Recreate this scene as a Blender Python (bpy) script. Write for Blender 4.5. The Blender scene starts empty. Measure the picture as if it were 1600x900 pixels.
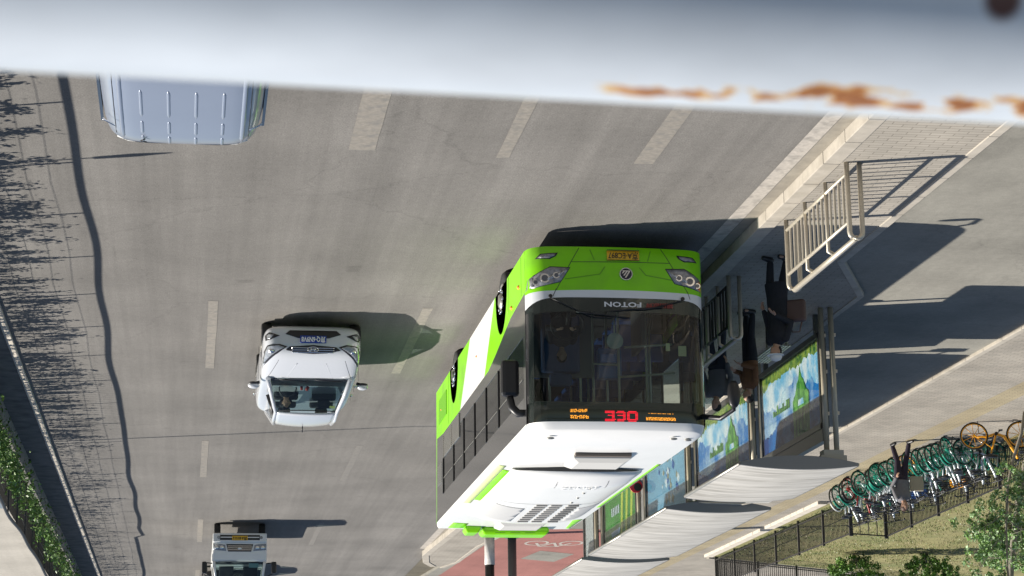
import bpy, bmesh, math, random
from mathutils import Vector, Matrix, noise
from mathutils.bvhtree import BVHTree
random.seed(7)
R = math.radians
S = bpy.context.scene
COL = S.collection

# ------------------------------------------------------------------ camera
YAW, PITCH, ROLL = R(8.736), R(13.525), -0.012
H = 8.5
fw = Vector((-math.sin(YAW)*math.cos(PITCH), math.cos(YAW)*math.cos(PITCH), -math.sin(PITCH)))
rt = Vector((math.cos(YAW), math.sin(YAW), 0))
up = rt.cross(fw)
r2 = rt*math.cos(ROLL) + up*math.sin(ROLL)
u2 = up*math.cos(ROLL) - rt*math.sin(ROLL)
cam = bpy.data.cameras.new('camera')
cam.sensor_width = 36; cam.lens = 3300/1600*36
cam.clip_start = 0.05; cam.clip_end = 3000
cam.dof.use_dof = True; cam.dof.focus_distance = 37.0; cam.dof.aperture_fstop = 24
co = bpy.data.objects.new('camera', cam); COL.objects.link(co)
M = Matrix.Identity(4)                      # the phone was held upside down: the picture is turned half round
for i in range(3):
    M[i][0] = -r2[i]; M[i][1] = -u2[i]; M[i][2] = -fw[i]
M[2][3] = H
co.matrix_world = M
S.camera = co

# ------------------------------------------------------------------ light
SUN = Vector((1.31, 0.44, 1.0)).normalized()
w = bpy.data.worlds.new('World'); S.world = w; w.use_nodes = True
nt = w.node_tree; bg = nt.nodes['Background']
sky = nt.nodes.new('ShaderNodeTexSky'); sky.sky_type = 'NISHITA'; sky.sun_disc = False
sky.sun_elevation = math.asin(SUN.z); sky.sun_rotation = math.atan2(SUN.x, SUN.y)
nt.links.new(sky.outputs[0], bg.inputs[0]); bg.inputs[1].default_value = 0.065
sl = bpy.data.lights.new('sun', 'SUN'); sl.energy = 4.9; sl.angle = R(0.5); sl.color = (1, 0.94, 0.85)
so = bpy.data.objects.new('sun', sl); COL.objects.link(so)
so.rotation_euler = SUN.to_track_quat('Z', 'Y').to_euler(); so.location = (30, 10, 30)
S.view_settings.view_transform = 'Standard'; S.view_settings.look = 'None'
S.view_settings.exposure = 0.58; S.view_settings.gamma = 1

# ------------------------------------------------------------------ materials
def hexc(h):
    c = [int(h[i:i+2], 16)/255 for i in (0, 2, 4)]
    return [x/12.92 if x <= .04045 else ((x+.055)/1.055)**2.4 for x in c]
def mat(name, col, rough=.5, metal=0, var=.0, scale=6, bump=0, spec=.5, coat=0, dirt=None, dscale=1.5, emis=None, stretch=(1,1,1)):
    m = bpy.data.materials.new(name); m.use_nodes = True
    n = m.node_tree.nodes; l = m.node_tree.links; b = n['Principled BSDF']
    if isinstance(col, str): col = hexc(col)
    col = tuple(col[:3]) + (1,)
    b.inputs['Roughness'].default_value = rough; b.inputs['Metallic'].default_value = metal
    b.inputs['Specular IOR Level'].default_value = spec
    b.inputs['Coat Weight'].default_value = coat; b.inputs['Coat Roughness'].default_value = .06
    b.inputs['Base Color'].default_value = col
    if emis: b.inputs['Emission Color'].default_value = col; b.inputs['Emission Strength'].default_value = emis
    if var or bump or dirt:
        tc = n.new('ShaderNodeTexCoord'); mp = n.new('ShaderNodeMapping'); mp.inputs['Scale'].default_value = stretch
        l.new(tc.outputs['Object'], mp.inputs[0])
        nz = n.new('ShaderNodeTexNoise'); nz.inputs['Scale'].default_value = scale; nz.inputs['Detail'].default_value = 8
        nz.inputs['Roughness'].default_value = .65
        l.new(mp.outputs[0], nz.inputs['Vector'])
        mr = n.new('ShaderNodeMapRange'); mr.inputs[1].default_value = .3; mr.inputs[2].default_value = .7
        mr.inputs[3].default_value = 1-var; mr.inputs[4].default_value = 1+var
        l.new(nz.outputs[0], mr.inputs[0])
        mx = n.new('ShaderNodeMix'); mx.data_type = 'RGBA'; mx.blend_type = 'MULTIPLY'; mx.inputs[0].default_value = 1
        mx.inputs[6].default_value = col; l.new(mr.outputs[0], mx.inputs[7])
        out = mx.outputs[2]
        if dirt:
            n2 = n.new('ShaderNodeTexNoise'); n2.inputs['Scale'].default_value = dscale; n2.inputs['Detail'].default_value = 6
            l.new(mp.outputs[0], n2.inputs['Vector'])
            r = n.new('ShaderNodeMapRange'); r.inputs[1].default_value = .48; r.inputs[2].default_value = .72
            r.inputs[3].default_value = 0; r.inputs[4].default_value = .8
            l.new(n2.outputs[0], r.inputs[0])
            m2 = n.new('ShaderNodeMix'); m2.data_type = 'RGBA'; l.new(r.outputs[0], m2.inputs[0])
            l.new(out, m2.inputs[6]); m2.inputs[7].default_value = tuple(dirt)+(1,); out = m2.outputs[2]
        l.new(out, b.inputs['Base Color'])
        if bump:
            bp = n.new('ShaderNodeBump'); bp.inputs['Strength'].default_value = bump; bp.inputs['Distance'].default_value = .01
            l.new(nz.outputs[0], bp.inputs['Height']); l.new(bp.outputs[0], b.inputs['Normal'])
    return m
def glass(name, tint, rough=.02, refl=1.0):
    m = bpy.data.materials.new(name); m.use_nodes = True
    n = m.node_tree.nodes; l = m.node_tree.links; n.clear()
    o = n.new('ShaderNodeOutputMaterial'); t = n.new('ShaderNodeBsdfTransparent'); g = n.new('ShaderNodeBsdfGlossy')
    t.inputs[0].default_value = tuple(tint)+(1,); g.inputs['Roughness'].default_value = rough; g.inputs[0].default_value = (refl, refl, refl, 1)
    mx = n.new('ShaderNodeMixShader'); ge = n.new('ShaderNodeNewGeometry')
    dt = n.new('ShaderNodeVectorMath'); dt.operation = 'DOT_PRODUCT'; l.new(ge.outputs['Incoming'], dt.inputs[0]); l.new(ge.outputs['Normal'], dt.inputs[1])
    def mt(op, a, b_=0.0):          # Schlick reflectance, the same from both sides of a thin pane
        q = n.new('ShaderNodeMath'); q.operation = op
        for i, v in enumerate((a, b_)):
            if isinstance(v, float): q.inputs[i].default_value = v
            else: l.new(v, q.inputs[i])
        return q.outputs[0]
    x = mt('POWER', mt('SUBTRACT', 1.0, mt('ABSOLUTE', dt.outputs['Value'])), 5.0)
    l.new(mt('MINIMUM', mt('ADD', mt('MULTIPLY', x, .93), .05), 1.0), mx.inputs[0])
    l.new(t.outputs[0], mx.inputs[1]); l.new(g.outputs[0], mx.inputs[2]); l.new(mx.outputs[0], o.inputs[0])
    return m
def ground_mat(name, base, speck=.24, streak=.13, patch=.14, bump=.25, tint=None):
    m = bpy.data.materials.new(name); m.use_nodes = True
    n = m.node_tree.nodes; l = m.node_tree.links; b = n['Principled BSDF']; b.inputs['Roughness'].default_value = .88
    b.inputs['Specular IOR Level'].default_value = .25
    tc = n.new('ShaderNodeTexCoord')
    def nz(scale, st=(1,1,1), det=4, ro=.6):
        mp = n.new('ShaderNodeMapping'); mp.inputs['Scale'].default_value = st; l.new(tc.outputs['Object'], mp.inputs[0])
        q = n.new('ShaderNodeTexNoise'); q.inputs['Scale'].default_value = scale; q.inputs['Detail'].default_value = det
        q.inputs['Roughness'].default_value = ro; l.new(mp.outputs[0], q.inputs['Vector']); return q
    def rng(q, a, lo=.3, hi=.7):
        r = n.new('ShaderNodeMapRange'); r.inputs[1].default_value = lo; r.inputs[2].default_value = hi
        r.inputs[3].default_value = 1-a; r.inputs[4].default_value = 1+a; l.new(q.outputs[0], r.inputs[0]); return r
    cur = None
    A = nz(45, det=2); B = nz(1.0, (1.6, .05, 1), 6); Cc = nz(.35, det=5)
    for q, a in ((A, speck), (B, streak), (Cc, patch), (nz(9, det=3), .07), (nz(1.0, (7, .12, 1), 3), streak*.45), (nz(160, det=1), speck*.5)):
        r = rng(q, a)
        if cur is None: cur = r.outputs[0]
        else:
            mm = n.new('ShaderNodeMath'); mm.operation = 'MULTIPLY'; l.new(cur, mm.inputs[0]); l.new(r.outputs[0], mm.inputs[1]); cur = mm.outputs[0]
    mx = n.new('ShaderNodeMix'); mx.data_type = 'RGBA'; mx.blend_type = 'MULTIPLY'; mx.inputs[0].default_value = 1
    mx.inputs[6].default_value = tuple(base)+(1,); l.new(cur, mx.inputs[7]); l.new(mx.outputs[2], b.inputs['Base Color'])
    # sparse oil spots and thin cracks that belong to the surface
    vo = n.new('ShaderNodeTexVoronoi'); vo.feature = 'DISTANCE_TO_EDGE'; vo.inputs['Scale'].default_value = .16; 
    wq = nz(1.3, det=6); wa = n.new('ShaderNodeVectorMath'); wa.operation = 'MULTIPLY_ADD'; l.new(wq.outputs['Color'], wa.inputs[0]); wa.inputs[1].default_value = (1.2, 1.2, 0); l.new(tc.outputs['Object'], wa.inputs[2]); l.new(wa.outputs[0], vo.inputs['Vector'])
    cr = n.new('ShaderNodeMapRange'); cr.inputs[1].default_value = 0; cr.inputs[2].default_value = .0045; cr.inputs[3].default_value = .86; cr.inputs[4].default_value = 1; l.new(vo.outputs['Distance'], cr.inputs[0])
    sp = nz(.9, det=2); sr = n.new('ShaderNodeMapRange'); sr.inputs[1].default_value = .70; sr.inputs[2].default_value = .76; sr.inputs[3].default_value = 1; sr.inputs[4].default_value = .82; l.new(sp.outputs[0], sr.inputs[0])
    for r in (cr, sr):
        m3 = n.new('ShaderNodeMix'); m3.data_type = 'RGBA'; m3.blend_type = 'MULTIPLY'; m3.inputs[0].default_value = 1; src = b.inputs['Base Color'].links[0].from_socket
        l.new(src, m3.inputs[6]); l.new(r.outputs[0], m3.inputs[7]); l.new(m3.outputs[2], b.inputs['Base Color'])
    bp = n.new('ShaderNodeBump'); bp.inputs['Strength'].default_value = bump; bp.inputs['Distance'].default_value = .01
    l.new(A.outputs[0], bp.inputs['Height']); l.new(bp.outputs[0], b.inputs['Normal'])
    return m
def brick_mat(name, c1, c2, mortar, bw, bh, msz=.006, rot=0, bump=.4):
    m = bpy.data.materials.new(name); m.use_nodes = True
    n = m.node_tree.nodes; l = m.node_tree.links; b = n['Principled BSDF']; b.inputs['Roughness'].default_value = .9
    b.inputs['Specular IOR Level'].default_value = .2
    tc = n.new('ShaderNodeTexCoord'); mp = n.new('ShaderNodeMapping'); mp.inputs['Rotation'].default_value = (0, 0, rot)
    l.new(tc.outputs['Object'], mp.inputs[0])
    br = n.new('ShaderNodeTexBrick'); br.inputs['Scale'].default_value = 1; br.inputs['Mortar Size'].default_value = msz
    br.inputs['Brick Width'].default_value = bw; br.inputs['Row Height'].default_value = bh; br.inputs['Mortar Smooth'].default_value = .3
    br.inputs['Color1'].default_value = tuple(c1)+(1,); br.inputs['Color2'].default_value = tuple(c2)+(1,); br.inputs['Mortar'].default_value = tuple(mortar)+(1,)
    l.new(mp.outputs[0], br.inputs['Vector'])
    nz = n.new('ShaderNodeTexNoise'); nz.inputs['Scale'].default_value = .8; nz.inputs['Detail'].default_value = 8; l.new(tc.outputs['Object'], nz.inputs['Vector'])
    r = n.new('ShaderNodeMapRange'); r.inputs[1].default_value = .3; r.inputs[2].default_value = .7; r.inputs[3].default_value = .82; r.inputs[4].default_value = 1.15
    l.new(nz.outputs[0], r.inputs[0])
    mx = n.new('ShaderNodeMix'); mx.data_type = 'RGBA'; mx.blend_type = 'MULTIPLY'; mx.inputs[0].default_value = 1
    l.new(br.outputs[0], mx.inputs[6]); l.new(r.outputs[0], mx.inputs[7]); l.new(mx.outputs[2], b.inputs['Base Color'])
    bp = n.new('ShaderNodeBump'); bp.invert = True; bp.inputs['Strength'].default_value = bump; bp.inputs['Distance'].default_value = .01
    l.new(br.outputs['Fac'], bp.inputs['Height']); l.new(bp.outputs[0], b.inputs['Normal'])
    return m
def leaf_mat(name, c):
    m = mat(name, c, .45, var=.45, scale=1.7); b = m.node_tree.nodes['Principled BSDF']
    b.inputs['Transmission Weight'].default_value = 0
    b.inputs['Subsurface Weight'].default_value = 0
    return m

ASPH = ground_mat('asphalt', (.172, .163, .15))
ASPH2 = ground_mat('cycle_asphalt', (.235, .225, .195), .12, .05, .22)
REDL = ground_mat('red_asphalt', (.30, .135, .115), .10, .06, .16)
PAINT = mat('road_paint', (.42, .385, .34), .8, var=.18, scale=14, dirt=(.2, .19, .17), dscale=5)
PAINTF = mat('faded_paint', (.235, .215, .185), .85, var=.2, scale=14, dirt=(.16, .155, .145), dscale=6)
KERB = mat('kerb_stone', (.39, .355, .30), .85, var=.12, scale=5, bump=.2, dirt=(.3, .27, .22), dscale=2)
KERBB = mat('kerb_pale', (.55, .5, .42), .85, var=.12, scale=5, bump=.2)
TILE = brick_mat('island_tiles', (.35, .32, .275), (.31, .285, .245), (.21, .19, .16), .32, .10, .008)
PAVE = brick_mat('pavement_bricks', (.34, .31, .265), (.28, .26, .225), (.19, .175, .15), .22, .11, .007)
TACT = brick_mat('tactile_bricks', (.39, .33, .215), (.34, .29, .19), (.24, .21, .15), .3, .075, .014, 0, .8)
CONC = ground_mat('concrete', (.40, .375, .33), .06, .05, .12)
SOIL = ground_mat('soil', (.13, .115, .085), .3, 0, .3)
WHITE = mat('white_paint', (.82, .82, .8), .35, coat=.3, var=.03, scale=2)
GREEN = mat('lime_paint', (.24, .70, .004), .35, coat=.15, var=.03, scale=2, spec=.35, dirt=(.19, .48, .03), dscale=1.3)
STRIPE = mat('pale_stripe_paint', (.72, .75, .78), .3, coat=.4)
BLACK = mat('black_plastic', (.018, .018, .02), .4)
BLKG = mat('black_gloss', (.03, .03, .032), .12, coat=.6)
RUBBER = mat('rubber', (.025, .025, .025), .85)
STEEL = mat('brushed_steel', (.56, .51, .42), .42, .55, var=.08, scale=20)
STEELD = mat('dull_steel', (.36, .35, .32), .45, .8, var=.1, scale=12)
CHROME = mat('chrome', (.8, .8, .8), .12, 1)
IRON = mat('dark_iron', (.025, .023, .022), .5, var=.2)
GLB = glass('bus_windscreen_glass', (.60, .70, .68), .02, .8)
GLS = glass('bus_side_glass', (.30, .33, .34), .02, .9)
GLC = glass('car_glass', (.5, .58, .57), .02, .9)
LENS = glass('lamp_lens', (.92, .94, .95), .03, .4)
YPLATE = mat('yellow_plate', hexc('f2bd2c'), .4); BPLATE = mat('blue_plate', hexc('1c3f9c'), .4)
WTXT = mat('white_letters', (.85, .85, .85), .4); KTXT = mat('black_letters', (.02, .02, .02), .5)
REDT = mat('dim_red_letters', (.25, .03, .025), .5)
AMBER = mat('amber_led', (1.0, .38, .03), .5, emis=1.3); REDLED = mat('red_led', (.85, .012, .03), .5, emis=1.1)
SEATB = mat('blue_seat', (.04, .13, .42), .5); POLEY = mat('pale_pole', (.55, .6, .5), .35)
AMBL = mat('orange_marker', (.9, .25, .03), .3)

# ------------------------------------------------------------------ mesh helpers
class MB:
    def __init__(s): s.v = []; s.f = []; s.m = []; s.s = []
    def add(s, vs, fs, mi=0, sm=False):
        o = len(s.v); s.v += [tuple(v) for v in vs]
        for f in fs: s.f.append([o+i for i in f]); s.m.append(mi); s.s.append(sm)
    def box(s, c, d, mi=0, rz=0, mtx=None):
        x, y, z = d[0]/2, d[1]/2, d[2]/2
        vs = [Vector((a, b, e)) for a in (-x, x) for b in (-y, y) for e in (-z, z)]
        rm = mtx or Matrix.Rotation(rz, 3, 'Z')
        vs = [rm @ v + Vector(c) for v in vs]
        s.add(vs, [(0,1,3,2),(4,6,7,5),(0,4,5,1),(2,3,7,6),(0,2,6,4),(1,5,7,3)], mi)
    def b2(s, x0, x1, y0, y1, z0, z1, mi=0): s.box(((x0+x1)/2, (y0+y1)/2, (z0+z1)/2), (abs(x1-x0), abs(y1-y0), abs(z1-z0)), mi)
    def tube(s, pts, r, n=8, mi=0, caps=True, closed=False, flat=1.0):
        pts = [Vector(p) for p in pts]; k = len(pts)
        rs = r if isinstance(r, (list, tuple)) else [r]*k
        rings = []; prev = None
        for i, p in enumerate(pts):
            if closed: t = pts[(i+1) % k] - pts[i-1]
            elif i == 0: t = pts[1]-p
            elif i == k-1: t = p-pts[-2]
            else: t = (pts[i+1]-p).normalized() + (p-pts[i-1]).normalized()
            if t.length < 1e-9: t = Vector((0,0,1))
            t.normalize()
            if prev is None:
                a = Vector((0,0,1)) if abs(t.z) < .9 else Vector((1,0,0))
                u = t.cross(a).normalized()
            else:
                u = prev - t*prev.dot(t)
                u = u.normalized() if u.length > 1e-6 else t.orthogonal().normalized()
            prev = u; v = t.cross(u)
            rings.append([p + (u*math.cos(2*math.pi*j/n) + v*flat*math.sin(2*math.pi*j/n))*rs[i] for j in range(n)])
        vs = [q for rg in rings for q in rg]; fs = []
        for i in range(k if closed else k-1):
            a = i*n; b = ((i+1) % k)*n
            for j in range(n): fs.append((a+j, a+(j+1) % n, b+(j+1) % n, b+j))
        s.add(vs, fs, mi, True)
        if caps and not closed:
            o = len(s.v)-len(vs)
            s.f.append([o+j for j in reversed(range(n))]); s.m.append(mi); s.s.append(False)
            s.f.append([o+(k-1)*n+j for j in range(n)]); s.m.append(mi); s.s.append(False)
    def loft(s, rings, mi=0, caps=True, sm=True, closed=True):
        n = len(rings[0]); vs = [q for rg in rings for q in rg]; fs = []
        for i in range(len(rings)-1):
            for j in range(n if closed else n-1): fs.append((i*n+j, i*n+(j+1) % n, (i+1)*n+(j+1) % n, (i+1)*n+j))
        s.add(vs, fs, mi, sm)
        if caps:
            o = len(s.v)-len(vs)
            s.f.append([o+j for j in reversed(range(n))]); s.m.append(mi); s.s.append(False)
            s.f.append([o+(len(rings)-1)*n+j for j in range(n)]); s.m.append(mi); s.s.append(False)
    def grid(s, fn, nu, nv, mi=0, sm=True):
        vs = [fn(i/nu, j/nv) for i in range(nu+1) for j in range(nv+1)]
        fs = [(i*(nv+1)+j, (i+1)*(nv+1)+j, (i+1)*(nv+1)+j+1, i*(nv+1)+j+1) for i in range(nu) for j in range(nv)]
        s.add(vs, fs, mi, sm)
    def ell(s, c, r, nu=12, nv=8, mi=0, mtx=None):
        c = Vector(c); mtx = mtx or Matrix.Identity(3)
        rings = []
        for i in range(1, nv):
            a = math.pi*i/nv
            rings.append([c + mtx @ Vector((r[0]*math.sin(a)*math.cos(2*math.pi*j/nu), r[1]*math.sin(a)*math.sin(2*math.pi*j/nu), -r[2]*math.cos(a))) for j in range(nu)])
        s.loft(rings, mi, True, True)
    def prism(s, poly, axis, a, b, mi=0):
        # poly: 2D points; axis 'x': (y,z); 'y': (x,z); 'z': (x,y)
        def P(p, t): return {'x': (t, p[0], p[1]), 'y': (p[0], t, p[1]), 'z': (p[0], p[1], t)}[axis]
        n = len(poly); vs = [P(p, a) for p in poly] + [P(p, b) for p in poly]
        s.add(vs, [tuple(range(n)), tuple(reversed(range(n, 2*n)))] + [(i, (i+1) % n, n+(i+1) % n, n+i) for i in range(n)], mi)
    def lathe(s, c, prof, axis='x', n=24, mi=0):
        rings = []
        for t, r in prof:
            rg = []
            for j in range(n):
                a = 2*math.pi*j/n; A, B = r*math.cos(a), r*math.sin(a)
                rg.append(Vector(c) + Vector({'x': (t, A, B), 'y': (A, t, B), 'z': (A, B, t)}[axis]))
            rings.append(rg)
        s.loft(rings, mi, True, True)
    def build(s, name, mats, parent=None, bevel=0, subsurf=0, auto=True, remesh=0, solid=0):
        me = bpy.data.meshes.new(name); me.from_pydata(s.v, [], s.f)
        if not isinstance(mats, (list, tuple)): mats = [mats]
        for m in mats: me.materials.append(m)
        for p, mi, sm in zip(me.polygons, s.m, s.s): p.material_index = mi; p.use_smooth = sm
        bm = bmesh.new(); bm.from_mesh(me); bmesh.ops.recalc_face_normals(bm, faces=bm.faces); bm.to_mesh(me); bm.free()
        o = bpy.data.objects.new(name, me); COL.objects.link(o)
        if parent: o.parent = parent
        if remesh:
            r = o.modifiers.new('r', 'REMESH'); r.mode = 'VOXEL'; r.voxel_size = remesh; r.use_smooth_shade = True
            q = o.modifiers.new('s', 'SMOOTH'); q.iterations = 4; q.factor = .5
        if bevel:
            b = o.modifiers.new('b', 'BEVEL'); b.width = bevel; b.segments = 2; b.limit_method = 'ANGLE'; b.angle_limit = R(40)
        if subsurf:
            b = o.modifiers.new('ss', 'SUBSURF'); b.levels = subsurf; b.render_levels = subsurf
        if solid:
            b = o.modifiers.new('so', 'SOLIDIFY'); b.thickness = solid; b.offset = -1
        return o
def tag(o, label=None, cat=None, group=None, kind=None):
    if label: o['label'] = label
    if cat: o['category'] = cat
    if group: o['group'] = group
    if kind: o['kind'] = kind
    return o
def empty(name, loc=(0,0,0), rz=0, label=None, cat=None, group=None):
    o = bpy.data.objects.new(name, None); COL.objects.link(o); o.location = loc; o.rotation_euler = (0, 0, rz)
    o.empty_display_size = .2
    return tag(o, label, cat, group)
def kids(o): return [c for c in bpy.data.objects if c.parent == o]
def copy_tree(o, parent=None):
    c = o.copy(); COL.objects.link(c)
    if parent: c.parent = parent
    for ch in kids(o): copy_tree(ch, c)
    return c
def bvh_of(o):
    bpy.context.view_layer.update()
    dg = bpy.context.evaluated_depsgraph_get(); e = o.evaluated_get(dg); me = e.to_mesh()
    mw = o.matrix_world
    t = BVHTree.FromPolygons([v.co.copy() for v in me.vertices], [list(p.vertices) for p in me.polygons]); e.to_mesh_clear()
    return t
def decal(name, bvh, pts, d, m, parent, off=.006, step=.07, start=2.0, thick=.004):
    """a thin patch that follows the surface under it; pts are 3-D points in one plane, cast along d (object space)"""
    d = Vector(d).normalized(); pts = [Vector(p) for p in pts]
    bm = bmesh.new(); bm.faces.new([bm.verts.new(p) for p in pts])
    a = (pts[1]-pts[0]).normalized(); nrm = (pts[1]-pts[0]).cross(pts[2]-pts[0]).normalized(); b = nrm.cross(a)
    for ax in (a, b):
        lo = min(p.dot(ax) for p in pts); hi = max(p.dot(ax) for p in pts)
        k = int((hi-lo)/step)
        for i in range(1, k+1):
            q = lo+(hi-lo)*i/(k+1)
            bmesh.ops.bisect_plane(bm, geom=bm.verts[:]+bm.edges[:]+bm.faces[:], plane_co=ax*q, plane_no=ax)
    miss = []
    for v in bm.verts:
        h = bvh.ray_cast(v.co - d*start, d)
        if h[0] is not None: v.co = h[0] - d*off
        else: miss.append(v)
    bmesh.ops.delete(bm, geom=miss, context='VERTS')
    for f in bm.faces: f.smooth = True
    bmesh.ops.recalc_face_normals(bm, faces=bm.faces)
    if sum((f.normal.dot(d) for f in bm.faces)) > 0: bmesh.ops.reverse_faces(bm, faces=bm.faces)
    me = bpy.data.meshes.new(name); bm.to_mesh(me); bm.free(); me.materials.append(m)
    o = bpy.data.objects.new(name, me); COL.objects.link(o); o.parent = parent
    if thick:
        q = o.modifiers.new('so', 'SOLIDIFY'); q.thickness = thick; q.offset = -1
    return o
def text_mb(txt, size, mtx, bold=0, ext=.003, fit=None):
    cu = bpy.data.curves.new('t', 'FONT'); cu.body = txt; cu.size = size; cu.align_x = 'CENTER'; cu.align_y = 'CENTER'; cu.extrude = ext; cu.offset = bold
    cu.resolution_u = 2
    o = bpy.data.objects.new('t', cu); COL.objects.link(o); bpy.context.view_layer.update()
    dg = bpy.context.evaluated_depsgraph_get(); me = bpy.data.meshes.new_from_object(o.evaluated_get(dg))
    bpy.data.objects.remove(o); bpy.data.curves.remove(cu)
    k = 1
    if fit and len(me.vertices):
        xs = [v.co.x for v in me.vertices]; wd = max(xs)-min(xs); k = fit/wd if wd else 1
        cx = (max(xs)+min(xs))/2
    else: cx = 0
    mb = MB(); mb.add([mtx @ Vector(((v.co.x-cx)*k, v.co.y, v.co.z)) for v in me.vertices], [list(p.vertices) for p in me.polygons])
    bpy.data.meshes.remove(me)
    return mb
def front_m(x, y, z): return Matrix.Translation((x, y, z)) @ Matrix.Rotation(R(90), 4, 'X')
# ------------------------------------------------------------------ setting
def sheet(name, poly, z, m, kind='structure', thick=0, label=None):
    mb = MB()
    if thick: mb.prism(poly, 'z', z-thick, z)
    else: mb.add([(p[0], p[1], z) for p in poly], [tuple(range(len(poly)))])
    o = mb.build(name, m); tag(o, kind=kind)
    if label: o['label'] = label
    return o
def rect(x0, x1, y0, y1): return [(x0, y0), (x1, y0), (x1, y1), (x0, y1)]
sheet('ground', rect(-900, 900, -300, 2500), -.02, SOIL)
sheet('road', rect(-8.4, 3.4, -40, 900), 0, ASPH)
sheet('cycle_lane', [(-10.2, -40), (-10.2, 60), (-9.95, 66), (-9.7, 72), (-9.6, 78.8), (-9.3, 79.2), (-9.0, 84), (-8.6, 900), (-15.25, 900), (-15.25, -40)], .09, ASPH2, thick=.2)
sheet('red_cycle_lane', [(-10.0, 67.4), (-15.2, 67.4), (-15.2, 140), (-9.6, 140), (-9.6, 83), (-10.05, 71)][::-1], .095, REDL)
sheet('cycle_lane_patch', [(-12.2, 73.6), (-13.6, 74.6), (-13.3, 77.2), (-11.9, 76.2)], .099, ASPH2)
sheet('cycle_lane_patch', [(-11.6, 84.0), (-12.8, 84.6), (-12.7, 88), (-11.4, 87)], .099, ASPH2)

# lane markings
def dash(x, y0, y1, wd, m):
    mb = MB(); n = 10; rr = random.Random(int(x*100+y0))
    L = [(x-wd/2+rr.uniform(-.006, .006), y0+(y1-y0)*i/n) for i in range(n+1)]; Q = [(x+wd/2+rr.uniform(-.006, .006), y0+(y1-y0)*i/n) for i in range(n+1)]
    mb.add([(p[0], p[1], .004) for p in L]+[(p[0], p[1], .004) for p in Q], [(i, n+1+i, n+2+i, i+1) for i in range(n)])
    tag(mb.build('lane_marking', m), kind='structure')
for k in (1, 2, 3, 4, 5):
    dash(-.30, 21.4+15*k, 27.4+15*k, .17, PAINTF)
for k in (0, 1): dash(-4.1, 21.4+15.2*k, 27.4+15.2*k, .18, PAINTF)
PF2 = mat('worn_out_paint', (.19, .178, .16), .85, var=.2, scale=14, dirt=(.15, .145, .135), dscale=6)
for k in (2, 3): dash(-4.1, 21.4+15.2*k, 27.4+15.2*k, .16, PF2)
dash(-2.16, 21.3, 27.25, .36, PAINTF); dash(-6.08, 21.3, 27.45, .27, PAINTF); dash(-2.16, 6.3, 12.2, .36, PAINTF); dash(-6.08, 6.3, 12.4, .27, PAINTF)
sheet('road_edge_line', rect(-8.20, -7.97, -40, 74), .004, PAINT)
sheet('gutter', rect(-8.40, -8.21, -40, 74), .004, mat('gutter_concrete', (.27, .245, .2), .9, var=.15, scale=5, dirt=(.2, .18, .15)))
# bicycle symbol on the red lane
mb = MB()
def ring(mb, cx, cy, r, w_, z, n=20, sy=1.0):
    vs = []
    for i in range(n):
        a = 2*math.pi*i/n
        vs += [(cx+r*math.cos(a), cy+sy*r*math.sin(a), z), (cx+(r-w_)*math.cos(a), cy+sy*(r-w_)*math.sin(a), z)]
    mb.add(vs, [(2*i, 2*((i+1) % n), 2*((i+1) % n)+1, 2*i+1) for i in range(n)])
def strip(mb, a, b, w_, z):
    a = Vector((a[0], a[1], 0)); b = Vector((b[0], b[1], 0)); t = (b-a).normalized().cross(Vector((0,0,1)))*w_/2
    mb.add([(p.x, p.y, z) for p in (a+t, b+t, b-t, a-t)], [(0,1,2,3)])
for cx in (-12.9, -11.7): ring(mb, cx, 71.3, .42, .09, .100, sy=1.6)
for a, b in (((-12.9, 71.3), (-12.55, 72.3)), ((-12.55, 72.3), (-11.95, 72.3)), ((-11.95, 72.3), (-11.7, 71.3)), ((-12.55, 72.3), (-12.3, 71.2)), ((-12.3, 71.2), (-11.95, 72.3))): strip(mb, a, b, 1*.1, .1005+random.random()*.001)
tag(mb.build('bicycle_symbol_marking', PAINT), kind='structure')

# bus island
isl = [(-8.55, -40), (-8.55, 66), (-8.30, 74.8), (-8.58, 77.0), (-8.9, 78.2), (-9.25, 78.6), (-9.60, 77), (-9.72, 72), (-10.05, 69), (-11.36, 62), (-11.36, 34.3), (-10.28, 31.97), (-10.28, -40)]
isl = isl[::-1]
sheet('bus_stop_island', isl, .15, TILE, thick=.2)
# kerbs as real stones
def kerb_run(name, pts, wd, z1, m, seg=.98, z0=-.02, gap=.008):
    mb = MB()
    for a, b in zip(pts[:-1], pts[1:]):
        a = Vector((a[0], a[1], 0)); b = Vector((b[0], b[1], 0)); d = b-a; n = max(1, round(d.length/seg)); t = d.normalized(); s_ = t.cross(Vector((0,0,1)))
        for i in range(n):
            p = a+d*(i/n); q = a+d*((i+1)/n)-t*gap; j = random.uniform(-.004, .004)
            c = (p+q)/2 + s_*j; c.z = (z0+z1)/2
            mb.box(c, ((q-p).length, wd, z1-z0), 0, math.atan2(t.y, t.x))
    o = mb.build(name, m, bevel=.012); tag(o, kind='structure'); return o
kerb_run('kerb', [(-8.53, 5), (-8.52, 66), (-8.27, 74.8), (-8.55, 77.1), (-8.95, 78.4)], .24, .172, KERB)
kerb_run('kerb', [(-10.30, 5), (-10.30, 31.97)], .15, .165, KERB)
kerb_run('kerb', [(-10.30, 31.97), (-11.38, 34.3), (-11.38, 62)], .12, .165, STEELD if False else KERB)
kerb_run('kerb', [(-9.33, 78.9), (-9.68, 77), (-9.78, 72), (-10.12, 69), (-11.38, 62)], .15, .165, KERB)
# far pavement
sheet('pavement', rect(-60, -15.36, -40, 900), .146, PAVE, thick=.2)
kerb_run('kerb', [(-15.30, 20), (-15.30, 110)], .13, .152, KERB)
sheet('tactile_paving', rect(-17.85, -17.25, -40, 300), .150, TACT)
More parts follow.
